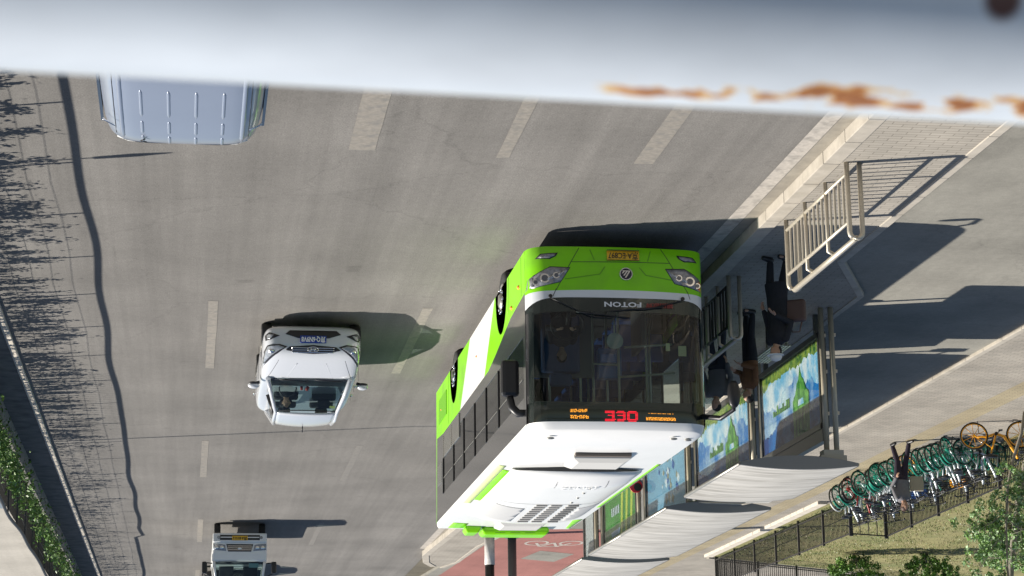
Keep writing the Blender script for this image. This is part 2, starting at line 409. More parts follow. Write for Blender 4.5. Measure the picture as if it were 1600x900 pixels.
# lawn
lawn = [(-19.65, 20), (-19.65, 47.4), (-20.2, 59.8), (-18.75, 59.6), (-18.72, 74.7), (-24.4, 78.9), (-40, 90), (-60, 90), (-60, 20)]
LAWN = mat('lawn_ground', (.235, .215, .09), .95, var=.25, scale=3, bump=.5, dirt=(.12, .15, .045), dscale=.5)
sheet('lawn', lawn, .16, LAWN)
kerb_run('kerb', [(-18.42, 60.0), (-18.42, 74.2)], .30, .24, KERBB, seg=.75, z0=.1, gap=.02)
kerb_run('kerb', [(-18.6, 75.0), (-24.2, 79.1), (-32, 84.6)], .14, .2, KERB, seg=.9, z0=.1)
# grass: small blades over the lawn
mb = MB(); rr = random.Random(3)
def inlawn(x, y):
    if x < -34 or y > 90: return False
    if y < 59.7: return x < -19.75-(y-47)*.045
    if y < 74.7: return x < -18.9
    return y < 74.7+(-x-18.72)*.72
for _ in range(60000):
    x = -18.8-rr.random()**1.2*13; y = rr.uniform(48, 84)
    if not inlawn(x, y): continue
    nn = noise.noise(Vector((x*.5, y*.5, 0)))+.5*noise.noise(Vector((x*1.7, y*1.7, 3)))
    if nn < -.15 and rr.random() < .75: continue
    h = rr.uniform(.02, .065); a = rr.uniform(0, 6.3); wv = rr.uniform(.008, .018)
    dx, dy = math.cos(a)*wv, math.sin(a)*wv; lx, ly = rr.uniform(-.04, .04), rr.uniform(-.04, .04)
    mb.add([(x-dx, y-dy, .155), (x+dx, y+dy, .155), (x+lx, y+ly, .16+h)], [(0,1,2)], 0 if (nn > .0 and rr.random() < .85) or rr.random() < .3 else 1)
tag(mb.build('grass', [leaf_mat('grass_green', (.14, .19, .05)), leaf_mat('grass_dry', (.27, .22, .12))]), kind='stuff')

# median on the other side
kerb_run('kerb', [(3.47, 10), (3.47, 120)], .13, .055, KERBB, seg=.99)
sheet('median_strip', rect(3.54, 4.95, -40, 900), .035, mat('median_paving', (.16, .15, .135), .9, var=.3, scale=3, dirt=(.07, .065, .06), dscale=2), thick=.15)
kerb_run('kerb', [(4.98, 10), (4.98, 140)], .14, .17, KERB, seg=.99)
sheet('service_road', rect(5.05, 30, -40, 900), 0.02, CONC)
sheet('drain_cover', rect(5.5, 6.1, 61, 64), .028, mat('blue_grey_patch', (.2, .24, .27), .6))

# ------------------------------------------------------------------ roadside fence with climbing plants
def topz(y):
    z = 1.96 + .022*math.sin(y*.41) + .012*math.sin(y*1.13+1)
    if y > 71.5: z -= .10
    if 69.5 < y <= 71.5: z += .10*(y-69.5)/2
    return z
def topx(y): return 4.2 + .02*math.sin(y*.9)
fence = empty('roadside_fence', (4.2, 20, .1), 0, 'tall mesh fence with thick top rail and climbing plants along the road edge', 'fence')
ys = [14 + .5*i for i in range(172)]
mb = MB(); mb.tube([(topx(y)-4.2, y-20, topz(y)-.1) for y in ys], .040, 8); mb.build('top_rail', IRON, fence)
mb = MB(); mb.b2(-.10, .06, -6, 80, -.08, .42); mb.build('base_wall', mat('fence_plinth', (.22, .21, .19), .9, var=.2, scale=3), fence)
mb = MB()
for z in (.55, .80, 1.05, 1.30, 1.55): mb.tube([(topx(y)-4.2, y-20, z+.01*math.sin(y)) for y in ys[::4]], .0045, 4)
mb.build('mesh_wires', IRON, fence)
py = 13.5
while py < 99:
    mb = MB(); mb.tube([(0, py-20, 0), (0, py-20, topz(py)-.1)], .028, 6); mb.build('post', IRON, fence); py += 2.6
mb = MB(); y = 44
while y < 99:
    mb.tube([(0, y-20, .03), (0, y-20, 1.8)], .010, 4, caps=False); y += .22
tag(mb.build('pickets', IRON, fence), kind='stuff')

mb = MB(); rr = random.Random(11)
def leaf(mb, c, s_, rr, mi=0):
    d = Vector((rr.gauss(0,1), rr.gauss(0,1), rr.gauss(0,1)+.4)).normalized(); e = d.orthogonal().normalized(); e.rotate(Matrix.Rotation(rr.uniform(0,6.3), 3, d)); f = d.cross(e)
    c = Vector(c); mb.add([c-e*s_, c-f*s_*.55, c+e*s_, c+f*s_*.55], [(0,1,2,3)], mi)
y = 12
while y < 98:
    far = y > 40
    g1 = noise.noise(Vector((y*.35, 0, 5)))
    hmax = (1.15 + .5*g1 if not far else 1.40+.5*g1) * rr.uniform(.6, 1.12)
    hmax = min(hmax, 1.72)
    nl = int((15 if far else 20)*(1.1+g1))
    hx = rr.uniform(-.12, .12); ph = rr.uniform(0, 6)
    for i in range(max(5, nl)):
        t = rr.random()**(1.25); z = .1+t*hmax
        leaf(mb, (4.2+hx*t+rr.gauss(0, .06), y+.10*math.sin(ph+z*3)+rr.gauss(0, .035), z), rr.uniform(.035, .07), rr, 0 if rr.random() < .6 else 1)
    y += rr.uniform(.05, .19) if not far else rr.uniform(.035, .11)
for _ in range(420):           # upright sprigs
    y = rr.uniform(13, 52); z = rr.uniform(.55, 1.25); lx = rr.gauss(0, .05); sz = rr.uniform(.08, .22)
    for i in range(int(40+200*sz)): 
        dz = rr.gauss(0, sz); leaf(mb, (4.2+lx+rr.gauss(0, .04), y+dz*.08+rr.gauss(0, .035), min(1.75, z+dz)), rr.uniform(.025, .055), rr, rr.randint(0, 1))
for _ in range(120):           # bigger tufts
    y = rr.uniform(13, 97); z = rr.uniform(.5, 1.55)
    for i in range(46): leaf(mb, (4.2+rr.gauss(0, .13), y+rr.gauss(0, .09), z+rr.gauss(0, .10)), rr.uniform(.04, .075), rr, rr.randint(0, 1))
tag(mb.build('climbing_vine', [leaf_mat('vine_leaf', (.07, .15, .025)), leaf_mat('vine_leaf_light', (.14, .26, .05))]), 'green leafy climbing vine covering the tall roadside mesh fence', 'vine', kind='stuff')
# lamp posts beyond the fence (only their shadows reach into view)
lp = empty('street_lamp', (8.2, 53.45, .02), 0, 'tall slim street lamp whose thin shadow crosses the whole road', 'street lamp')
mb = MB(); mb.tube([(0,0,0), (0,0,4), (0,0,10.2)], [.06, .05, .035], 8); mb.build('pole', STEELD, lp)
mb = MB(); mb.tube([(0,0,10.1), (-.5,0,10.4), (-1.4,0,10.5)], .03, 6); mb.build('arm', STEELD, lp)
mb = MB(); mb.ell((-1.6, 0, 10.48), (.35, .12, .06)); mb.build('lamp_head', STEELD, lp)
lp = empty('banner_pole', (4.2, 28.95, .1), 0, 'short pole with a tapered pennant casting a wedge shadow behind the van', 'pole')
mb = MB(); mb.tube([(0,0,0), (0,0,2.78)], .022, 6); mb.build('pole', IRON, lp)
mb = MB(); mb.prism([(-.05, 2.02), (.06, 2.02), (.075, 2.45), (.02, 2.82), (-.02, 2.82), (-.075, 2.45)], 'x', -.01, .01); mb.build('pennant', IRON, lp)
# ------------------------------------------------------------------ bus
HW = 1.35; BL = 12.3
bus = empty('city_bus', (-6.41, 30.92, 0), 0, 'long lime green and white city bus with dark windows pulled in at the stop', 'bus')
def yf(x, z):
    y0 = .0 + (.03*(z-.3) if z < 1.1 else .024+.028*(z-1.1))
    if z > 2.95: y0 += .9*(z-2.95)**1.5*2
    if z < .42: y0 += .25*(.42-z)
    u = min(1, abs(x)/HW); rc = .30
    y = y0 + .10*u*u
    e = abs(x)-(HW-rc)
    if e > 0: y += rc*(1-math.sqrt(max(0, 1-(e/rc)**2)))
    return y
YS = yf(HW, .9)
def xs_front(n=30):
    out = []
    for i in range(n+1):
        t = -1+2*i/n; a = math.sin(t*math.pi/2); out.append(HW*(.35*t+.65*a))
    return out
XF = xs_front()
def zg(x): return .965+.03*(abs(x)/HW)**2
def zb(x): return 1.085+.15*(abs(x)/HW)**9
rows = [lambda x: .28, lambda x: .30, lambda x: .36, lambda x: .44, lambda x: .62, lambda x: .8, zg, zb]
mb = MB(); nr = len(rows)
vs = [(x, yf(x, f(x)), f(x)) for x in XF for f in rows]
for i in range(len(XF)-1):
    for k in range(nr-1):
        mb.add([vs[i*nr+k], vs[(i+1)*nr+k], vs[(i+1)*nr+k+1], vs[i*nr+k+1]], [(0,1,2,3)], 1 if k == nr-2 else 0, True)
# weld helper: sides, roof and rear in the same shell
rtop = [3.0, 3.03, 3.07, 3.10, 3.12]
vs = [(x*(1 if z < 3.03 else 1-.02*(z-3.03)/.09), yf(x, z), z) for x in XF for z in rtop]; nn = len(rtop)
for i in range(len(XF)-1):
    for k in range(nn-1): mb.add([vs[i*nn+k], vs[(i+1)*nn+k], vs[(i+1)*nn+k+1], vs[i*nn+k+1]], [(0,1,2,3)], 2, True)
def yr_front(x): return yf(x, 3.12)
RX = [x*.98 for x in XF]
for i in range(len(XF)-1):        # crowned roof
    for k in range(12):
        def P(ii, kk):
            x = RX[ii]; ya = yr_front(XF[ii]); t = kk/12; y = ya+(BL-.04-ya)*t
            return (x, y, 3.12+.05*(1-(x/HW)**2)*min(1, t*12, (1-t)*20+.2))
        mb.add([P(i, k), P(i+1, k), P(i+1, k+1), P(i, k+1)], [(0,1,2,3)], 2, True)
zbelt = [(YS, .95), (1.9, 1.02), (3.7, 1.28), (4.5, 1.37), (11.1, 1.34), (BL, 1.27)]
def arch(cy, r, n=14): return [(cy+r*math.cos(math.pi*i/n)*-1, .28+ (r+.12)*math.sin(math.pi*i/n)) for i in range(n+1)]
def side_paint():
    bm = bmesh.new()
    poly = [(YS, .28)] + arch(2.9, .66) + arch(9.3, .64) + [(BL, .28)] + zbelt[::-1]
    bm.faces.new([bm.verts.new((0, p[0], p[1])) for p in poly])
    bmesh.ops.triangulate(bm, faces=bm.faces)
    for c, nrm in (((0, 3.7, .3), (0, 1.06, -1.3)), ((0, 6.9, .3), (0, .9, -1.25))):
        bmesh.ops.bisect_plane(bm, geom=bm.verts[:]+bm.edges[:]+bm.faces[:], plane_co=c, plane_no=nrm)
    out = []
    for f in bm.faces:
        c = f.calc_center_median(); a = (c.y-3.7)*1.3-(c.z-.3)*1.3*1.0; 
        l1 = 3.7+(c.z-.3)*1.3/1.06; l2 = 6.9+(c.z-.3)*1.25/.9
        white = c.y > l1 and c.y < l2
        out.append(([(v.co.y, v.co.z) for v in f.verts], 2 if white else 0))
    bm.free(); return out
SP = side_paint()
for sx in (-1, 1):
    for poly, mi in SP: mb.add([(sx*HW, p[0], p[1]) for p in poly], [tuple(range(len(poly)))], mi)
    mb.add([(sx*HW, YS, 3.0), (sx*HW, BL, 3.0), (sx*HW*.99, BL, 3.08), (sx*HW*.98, BL-.04, 3.12), (sx*HW*.98, yf(HW, 3.12), 3.12), (sx*HW*.99, yf(HW, 3.08), 3.08)], [(0,1,2,3,4,5)], 2)
    mb.add([(sx*HW*1.001, BL-.12, 1.27), (sx*HW*1.001, BL, 1.27), (sx*HW*1.001, BL, 3.02), (sx*HW*1.001, BL-.04, 3.02)], [(0,1,2,3)], 0)
mb.add([(-HW, BL, .28), (HW, BL, .28), (HW, BL, 3.0), (HW*.98, BL-.04, 3.12), (-HW*.98, BL-.04, 3.12), (-HW, BL, 3.0)], [(0,1,2,3,4,5)], 0)
body = mb.build('body', [GREEN, STRIPE, WHITE], bus)
bm = bmesh.new(); bm.from_mesh(body.data); bmesh.ops.remove_doubles(bm, verts=bm.verts, dist=.002); bmesh.ops.recalc_face_normals(bm, faces=bm.faces); bm.to_mesh(body.data); bm.free()

# glazing
def wrow(nz=14): return [k/nz for k in range(nz+1)]
mb = MB(); T = wrow()
def W(x, t): z = zb(x)+(3.0-zb(x))*t; return (x, yf(x, z)+.003, z)
for i in range(len(XF)-1):
    for k in range(len(T)-1):
        mb.add([W(XF[i], T[k]), W(XF[i+1], T[k]), W(XF[i+1], T[k+1]), W(XF[i], T[k+1])], [(0,1,2,3)], 0, True)
ws = mb.build('windscreen', [GLB], bus)
bm = bmesh.new(); bm.from_mesh(ws.data); bmesh.ops.remove_doubles(bm, verts=bm.verts, dist=.001); bmesh.ops.recalc_face_normals(bm, faces=bm.faces); bm.to_mesh(ws.data); bm.free()
mb = MB()        # black surround printed behind the glass
def Fr(x, z, d=.012): return (x, yf(x, z)+d, z)
def blk(x0, x1, z0f, z1f, n=14):
    for i in range(n):
        a = x0+(x1-x0)*i/n; b = x0+(x1-x0)*(i+1)/n
        mb.add([Fr(a, z0f(a)), Fr(b, z0f(b)), Fr(b, z1f(b)), Fr(a, z1f(a))], [(0,1,2,3)], 0, True)
blk(-HW, HW, zb, lambda x: 1.30+.05*(x/HW)**4, 30)
blk(-HW, HW, lambda x: 2.70-.03*(x/HW)**4, lambda x: 3.0, 30)
for sx in (-1, 1):
    for k in range(8):
        z0 = 1.3+1.4*k/8; z1 = 1.3+1.4*(k+1)/8
        for i in range(6):
            a = sx*(1.255+(HW-1.255)*i/6); b = sx*(1.255+(HW-1.255)*(i+1)/6)
            mb.add([Fr(a, z0), Fr(b, z0), Fr(b, z1), Fr(a, z1)], [(0,1,2,3)], 0, True)
mb.build('windscreen_surround', BLKG, bus)
BAND = mat('dark_band', (.045, .045, .047), .10, coat=.8)
for sx in (-1, 1):
    X = sx*(HW+.001)
    def poly(name, pts, m, x=X, parent=bus, th=.012):
        q = MB(); q.prism(pts, 'x', x-sx*th, x); return q.build(name, m, parent)
    sill = lambda y: 1.58 if y < 7.9 else 1.85
    q = MB()
    q.prism(zbelt_pts := [(YS, .95), (1.9, 1.02), (3.7, 1.28), (4.5, 1.37), (8.35, 1.355), (8.35, 1.60), (.62, 1.60), (YS, 1.6)], 'x', X-sx*.012, X)
    q.prism([(8.35, 1.355), (11.1, 1.34), (BL-.12, 1.28), (BL-.08, 1.85), (8.35, 1.85)], 'x', X-sx*.012, X)
    q.prism([(YS, 2.56), (BL-.06, 2.56), (BL-.04, 3.0), (YS, 3.0)], 'x', X-sx*.012, X)
    q.prism([(YS, 1.6), (.62, 1.6), (.62, 2.56), (YS, 2.56)], 'x', X-sx*.012, X)
    q.prism([(11.15, 1.85), (BL-.08, 1.85), (BL-.06, 2.56), (11.15, 2.56)], 'x', X-sx*.012, X)
    q.build('side_band', BAND, bus)
    wy = [(.62, 2.0), (2.06, 3.3), (3.36, 4.8), (4.86, 6.3), (6.36, 7.85), (7.91, 9.4), (9.46, 11.1)]
    if sx == 1:
        for a, b in wy:
            z0 = 1.6 if a < 8 else 1.85
            if a == 7.91: z0 = 1.6
            g_ = poly('side_window', [(a, z0), (b, z0), (b, 2.56), (a, 2.56)], GLS, X-.004, th=.006)
            q = MB(); q.prism([(a+.1, 2.25), (b-.05, 2.25), (b-.05, 2.262), (a+.1, 2.262)], 'x', X, X+.006); q.build('window_slider', STEELD, g_)
    else:
        for a, b in wy[2:5]+wy[6:]:
            z0 = 1.6 if a < 8 else 1.85
            poly('side_window', [(a, z0), (b, z0), (b, 2.56), (a, 2.56)], GLS, X+.004, th=.006)
        for a in (.75, 6.4):
            d_ = poly('passenger_door', [(a, .42), (a+1.25, .42), (a+1.25, 2.62), (a, 2.62)], GLS, X-.01, th=.03)
            q = MB()
            for t in (0, .6, 1.2): q.prism([(a+t, .42), (a+t+.05, .42), (a+t+.05, 2.62), (a+t, 2.62)], 'x', X-.025, X-.005)
            q.build('door_frame', BLACK, d_)
    for a in (3.33, 4.83, 6.33, 7.88, 9.43, 11.12):
        z0 = 1.6 if a < 8 else 1.85
        q = MB(); q.prism([(a-.035, z0), (a+.035, z0), (a+.035, 2.56), (a-.035, 2.56)], 'x', X-sx*.01, X+sx*.012); q.build('window_pillar', BLACK, bus)
    # grille of the rear engine bay
    q = MB()
    for i in range(11): q.b2(X, X+sx*.014, 8.5, 11.0, 1.40+.042*i, 1.415+.042*i)
    for y in (8.48, 9.7, 11.0): q.b2(X, X+sx*.016, y, y+.03, 1.39, 1.85)
    q.build('engine_grille', STEELD, bus)
    q = MB()
    for i in range(12): q.b2(X, X+sx*.01, 11.35, 12.0, 1.9+.035*i, 1.91+.035*i)
    q.build('rear_grille', STEELD, bus)
    for y in (1.0, 1.75): 
        q = MB(); q.ell((X, y, .88 if y > 1.5 else .72), (.03, .05, .035)); q.build('side_marker', AMBL, bus)
    for y in (6.0, 11.4):
        q = MB(); q.ell((X, y, .8), (.02, .04, .02)); q.build('side_marker', AMBL, bus)
    for y in (.75, 2.05, 10.2):       # panel seams
        q = MB(); q.b2(X, X+sx*.002, y, y+.008, .3, .92 if y < 3 else 1.3); q.build('panel_seam', BLACK, bus)
    q = MB(); q.b2(X, X+sx*.01, 10.5, 11.8, .55, 1.05); q.build('service_flap', mat('lime_flap', hexc('67ad0d'), .35), bus)
    # wheels
    for wy_, rr_ in ((2.9, .50), (9.3, .50)):
        xo = sx*(HW-.02)
        wl = empty('wheel', (xo, wy_, .50)); wl.parent = bus
        q = MB(); q.lathe((0,0,0), [(-.28*sx, .36), (-.27*sx, .46), (-.22*sx, .5), (-.04*sx, .5), (0, .47), (.005*sx, .36), (-.02*sx, .30)], 'x', 32); q.build('tyre', RUBBER, wl)
        q = MB(); q.lathe((0,0,0), [(-.05*sx, .30), (.0, .30), (.015*sx, .285), (-.04*sx, .25), (-.05*sx, .16), (.03*sx, .14), (.06*sx, .10), (.06*sx, .02)], 'x', 28); q.build('rim', CHROME if wy_ > 5 else STEELD, wl)
        for i in range(10):
            q = MB()
            a = 2*math.pi*i/10; q.tube([(-.03*sx, .20*math.cos(a), .20*math.sin(a)), (.045*sx, .20*math.cos(a), .20*math.sin(a))], .022, 8); q.build('wheel_nut', CHROME, wl)
        q = MB(); q.prism(arch(wy_, .66 if wy_ < 5 else .64), 'x', sx*(HW-.33), sx*(HW-.30)); q.build('wheel_arch', BLACK, bus)
mb = MB(); mb.b2(-1.30, 1.30, .5, BL-.05, .30, .36); mb.b2(-1.0, 1.0, .5, BL-.05, .36, .42)
mb.b2(-1.32, 1.32, 9.9, BL-.05, .42, 1.6)
mb.build('floor', mat('bus_floor', (.09, .09, .10), .6), bus)
# interior seen through the windscreen
mb = MB()
mb.grid(lambda u, v: (-1.25+2.5*u, .35+.45*v+.1*(2*u-1)**2, 1.22-.10*v+.03*math.sin(u*9)), 16, 3)
mb.b2(-1.25, 1.25, .70, .78, .5, 1.12)
mb.build('dashboard', mat('dash', (.05, .05, .055), .6), bus)
mb = MB(); mb.tube([(.62+.25*math.cos(2*math.pi*i/20), .95+.12*math.sin(2*math.pi*i/20), 1.32+.2*math.sin(2*math.pi*i/20)) for i in range(20)], .018, 6, closed=True); mb.tube([(.62, .95, 1.32), (.62, .8, 1.1)], .03, 6)
mb.build('steering_wheel', BLACK, bus)
mb = MB(); mb.b2(.32, .92, 1.55, 1.72, .95, 1.95); mb.b2(.32, .92, 1.2, 1.7, .85, 1.0); mb.b2(.45, .8, 1.55, 1.66, 1.97, 2.18)
mb.build('driver_seat', mat('drv', (.05, .09, .2), .8), bus, bevel=.04)
mb = MB()
for sx_ in (-1, 1):
    for r_ in range(9):
        y = 2.6+.82*r_; x = sx_*.88; z = .85 if r_ < 5 else 1.1
        for dx in (-.22, .22):
            mb.b2(x+dx-.2, x+dx+.2, y, y+.38, z-.06, z); mb.b2(x+dx-.2, x+dx+.2, y+.34, y+.40, z, z+.62)
mb.build('passenger_seats', SEATB, bus, bevel=.02)
for px_, py_ in ((-.35, 1.9), (.0, 2.2), (-.75, 1.7), (-.45, 3.4), (.5, 3.4), (-.45, 5.1), (.5, 5.1), (-.45, 6.8), (.5, 6.8), (-.95, 2.4), (.28, 1.8)):
    mb = MB(); mb.tube([(px_, py_, .4), (px_, py_, 2.9)], .02, 8); mb.build('grab_pole', POLEY, bus)
mb = MB()
for sx_ in (-.5, .5): mb.tube([(sx_, 2, 2.6), (sx_, 10, 2.6)], .018, 6)
mb.tube([(-1.15, 1.5, 1.95), (-.35, 1.9, 1.95)], .018, 6); mb.tube([(-.35, 1.9, 1.75), (.28, 1.8, 1.75)], .018, 6); mb.tube([(-1.1, 1.4, 1.5), (-.4, 1.7, 1.5)], .02, 6)
mb.build('grab_rails', POLEY, bus)
mb = MB(); mb.b2(-.42, -.05, 2.0, 2.2, 1.45, 1.95); mb.b2(-.28, -.02, 1.7, 1.8, 1.6, 1.75); mb.build('fare_machine', mat('fare', (.03, .2, .55), .4), bus, bevel=.02)
mb = MB(); mb.tube([(-.12, 1.0, 1.55), (-.12, 1.04, 1.55)], .13, 20); mb.tube([(-.12, 1.02, 1.2), (-.12, 1.02, 1.5)], .012, 6)
mb.build('dashboard_fan', mat('fan', (.25, .38, .36), .5), bus)
mb = MB(); mb.b2(-1.28, 1.28, 9.8, 9.9, .4, 3.0); mb.build('rear_bulkhead', mat('bulk', (.1, .1, .1), .7), bus)
mb = MB(); mb.b2(-.72, -.66, 1.6, 2.4, .45, 1.5); mb.b2(.1, 1.2, 1.75, 1.8, .45, 2.0); mb.build('partition', mat('part', (.12, .13, .14), .4), bus)
mb = MB(); mb.box((-1.05, .5, 1.8), (.12, .02, .16)); mb.box((-.82, .46, 1.75), (.06, .02, .12)); mb.build('windscreen_stickers', mat('pale_yellow', (.6, .6, .35), .6), bus)

# front decals
bv = bvh_of(body); wv = bvh_of(ws); D = (0, 1, 0)
def fp(name, pts, m, off=.006, bv_=None, parent=bus, th=.004, step=.07):
    return decal(name, bv_ or bv, [(x, -.5, z) for x, z in pts], D, m, parent, off, step, 2.0, th)
LAMPD = mat('lamp_inner', (.30, .30, .32), .3, .3, var=.5, scale=18)
hl = [((1.345, .945), (1.32, .77), (1.02, .615), (.735, .628), (.87, .845), (1.12, .90))]
for sx in (1, -1):
    pts = [(sx*x, z) for x, z in hl[0]]
    if sx < 0: pts = [(sx*x, z-.012) for x, z in hl[0]]
    rim = [(sx*(x-.0 if x < 1.3 else x)+(0), z) for x, z in hl[0]]
    cx = sum(p[0] for p in pts)/6; cz = sum(p[1] for p in pts)/6
    q = fp('headlight', [(cx+(p[0]-cx)*1.05, cz+(p[1]-cz)*1.07) for p in pts], BLACK, .005)
    fp('reflector', pts, LAMPD, .011, parent=q)
    for lx, lz, r_ in ((1.10, .79, .075), (.93, .745, .05), (1.23, .84, .045)):
        y = yf(lx, lz)
        k = MB(); k.tube([(sx*lx, y-.022, lz), (sx*lx, y-.003, lz)], r_, 20); k.build('lamp_ring', CHROME, q)
        k = MB(); k.tube([(sx*lx, y-.028, lz), (sx*lx, y-.02, lz)], r_*.66, 20); k.build('lamp_bulb', mat('bulb_dark', (.10, .11, .13), .1, coat=1), q)
    k = MB()
    for i in range(5):
        x = .80+.05*i; k.tube([(sx*x, yf(x, .7)-.016, .66+.02*i), (sx*(x+.1), yf(x+.1, .8)-.016, .76+.02*i)], .007, 5)
    k.build('lamp_trim', CHROME, q)
    fp('indicator', [(sx*1.335, .93), (sx*1.32, .78), (sx*1.26, .76), (sx*1.25, .90)], AMBL if sx < 0 else LAMPD, .014, parent=q)
    fg = [(1.235, .475), (1.16, .40), (.90, .385), (.93, .44), (1.02, .487)]
    q = fp('fog_light', [(sx*x, z) for x, z in fg], BLACK, .006)
    fp('reflector', [(sx*(1.07+(x-1.07)*.8), .435+(z-.435)*.7) for x, z in fg], LAMPD, .011, parent=q)
    # seams
SEAM = BLACK
def seam(pts, w_=.009):
    for a, b in zip(pts[:-1], pts[1:]):
        a = Vector((a[0], 0, a[1])); b = Vector((b[0], 0, b[1])); t = (b-a).normalized(); n_ = Vector((-t.z, 0, t.x))*w_/2
        yield [(p.x, p.z) for p in (a+n_, b+n_, b-n_, a-n_)]
for line in ([(.58, .30), (.70, .515), (.93, .97)], [(-.66, .29), (-.79, .51), (-1.06, .96)], [(.70, .53), (-.79, .515)], [(.93, .95), (.98, 1.07)], [(-1.06, .95), (-1.1, 1.07)]):
    for sg in seam(line): fp('panel_seam', sg, SEAM, .003, th=0, step=.1)
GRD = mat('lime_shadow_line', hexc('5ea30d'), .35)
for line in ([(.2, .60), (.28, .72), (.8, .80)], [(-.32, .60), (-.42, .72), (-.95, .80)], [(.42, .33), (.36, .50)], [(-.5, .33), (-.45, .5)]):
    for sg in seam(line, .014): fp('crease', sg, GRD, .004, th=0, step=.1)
pl = fp('number_plate', [(.17, .345), (-.32, .335), (-.32, .495), (.17, .505)], YPLATE, .02, th=.008)
t = text_mb('京A·EC897', .13, front_m(-.075, yf(0, .42)-.026, .42), .0005, .002, .45); t.build('plate_lettering', KTXT, pl)
mb = MB()
for a, b, c, d in ((-.32, .17, .335, .345), (-.32, .17, .495, .503)): mb.b2(a, b, yf(0, .42)-.027, yf(0, .42)-.022, c, d)
mb.build('plate_border', KTXT, pl)
bx, bz = -.115, .71; yb = yf(0, bz)
mb = MB(); mb.tube([(bx, yb-.022, bz), (bx, yb+.01, bz)], .098, 28); bd = mb.build('badge', mat('badge_ring', (.7, .7, .72), .2, .8), bus)
mb = MB(); mb.tube([(bx, yb-.026, bz), (bx, yb-.01, bz)], .086, 28); mb.build('badge_disc', mat('badge_navy', (.015, .02, .04), .3), bd)
mb = MB()
for k_, (a, b) in enumerate((((-.05, -.04), (.012, .062)), ((-.012, -.04), (.035, .03)), ((.03, -.04), (.058, -.005)))):
    p = Vector((bx+a[0], 0, bz+a[1])); q_ = Vector((bx+b[0], 0, bz+b[1])); w_ = .011
    mb.add([(p.x-w_, yb-.03, p.z), (p.x+w_, yb-.03, p.z), (q_.x+w_, yb-.03, q_.z), (q_.x-w_, yb-.03, q_.z)], [(0,1,2,3)])
mb.b2(bx-.06, bx+.055, yb-.0305, yb-.029, bz-.05, bz-.038)
mb.build('badge_emblem', CHROME, bd)
t = text_mb('FOTON', .105, front_m(-.06, yf(0, 1.18)-.004, 1.185), .003, .001, .56); t.build('maker_lettering', mat('silver_letters', (.75, .77, .8), .3), bus)
t = text_mb('福田欧辉', .085, front_m(-.62, yf(-.6, 1.18)-.006, 1.185), .002, .001, .42); t.build('maker_lettering', REDT, bus)
# wipers
for sx, x0, x1 in ((1, 1.02, .1), (-1, -.98, -.12)):
    mb = MB(); pts = []
    for i in range(9):
        t_ = i/8; x = x0+(x1-x0)*t_; z = 1.10+.30*min(1, t_*1.5)*(1 if sx > 0 else .55); pts.append((x, yf(x, z)-.03, z))
    mb.tube(pts, .010, 5); mb.tube([(p[0], p[1], p[2]) for p in [(x1+sx*.55, yf(x1, 1.3)-.025, 1.32 if sx > 0 else 1.22), (x1-sx*.25, yf(x1, 1.3)-.02, 1.40 if sx > 0 else 1.3)]], .012, 5)
    mb.tube([(x0, yf(x0, 1.08)-.03, 1.07), (x0, yf(x0, 1.08)+.01, 1.07)], .03, 8)
    mb.build('wiper', BLACK, bus)
# destination display
mb = MB(); mb.b2(-1.05, .98, .30, .36, 2.74, 2.98); dp = mb.build('destination_display', BLKG, bus)
yd = lambda x, z: yf(x, z)+.009
def strokes(name, cx, cz, pat, cell, m, th=.5):
    q = MB(); hgt = len(pat)
    for r_, row in enumerate(pat):
        for c_, ch in enumerate(row):
            if ch != '.': 
                x = cx+(c_-len(row)/2)*cell; z = cz+(hgt/2-r_)*cell
                q.box((x, yf(x, z)-.001, z), (cell*.86, .003, cell*.52))
    return q.build(name, m, dp)
NUM = ['.######...#####..#######', '########.######.########', '##....##.##......##.....', '##....##.##......##.....', '##....##.######..#####..', '##....##.##......##.....', '########.#######.#######', '.######...#####..#######']
strokes('route_number', -.0, 2.905, NUM, .0205, REDLED)
NUM2 = None
A1 = ['###..#.#.#..###.#.#.', '#.#.####.#..#.#.####', '####.#.#.####.#.#.#.', '..#.##.###...###.###']
A2 = ['##.###.#.###.##.#####.##.##.###.##.##', '#.###.###.#.####.#.###.###.#.##.#.###', '###.#.##.####.##.###.#.#.###.#.###.##', '.##.##.###.##.#.###.##.###.##.###.#.#']
strokes('destination_lettering', .62, 2.925, A1, .0135, AMBER); strokes('destination_lettering', .63, 2.83, A1[::-1], .0125, AMBER)
strokes('destination_lettering', -.60, 2.94, A2, .0122, AMBER); strokes('destination_lettering', -.60, 2.86, ['.#..##.#..#.##..#.##..#.#.##..#.'], .0125, AMBER)
# mirrors
mb = MB(); mb.b2(1.42, 1.69, .58, .72, 1.96, 2.54); mr_ = mb.build('wing_mirror', BLACK, bus, bevel=.06)
mb = MB(); mb.tube([(1.56, .66, 2.50), (1.53, .66, 2.70), (1.44, .62, 2.80), (1.30, .56, 2.80)], [.05, .065, .065, .05], 10); mb.build('mirror_arm', BLACK, mr_)
mb = MB(); mb.b2(1.445, 1.665, .722, .726, 2.01, 2.49); mb.build('mirror_glass', CHROME, mr_)
mb = MB(); mb.ell((-1.62, -.30, 2.62), (.10, .07, .22)); mr_ = mb.build('wing_mirror', BLACK, bus)
mb = MB(); mb.tube([(-1.25, .32, 2.86), (-1.5, .05, 2.93), (-1.62, -.25, 2.85), (-1.62, -.3, 2.7)], [.04, .04, .035, .03], 8); mb.build('mirror_arm', BLACK, mr_)
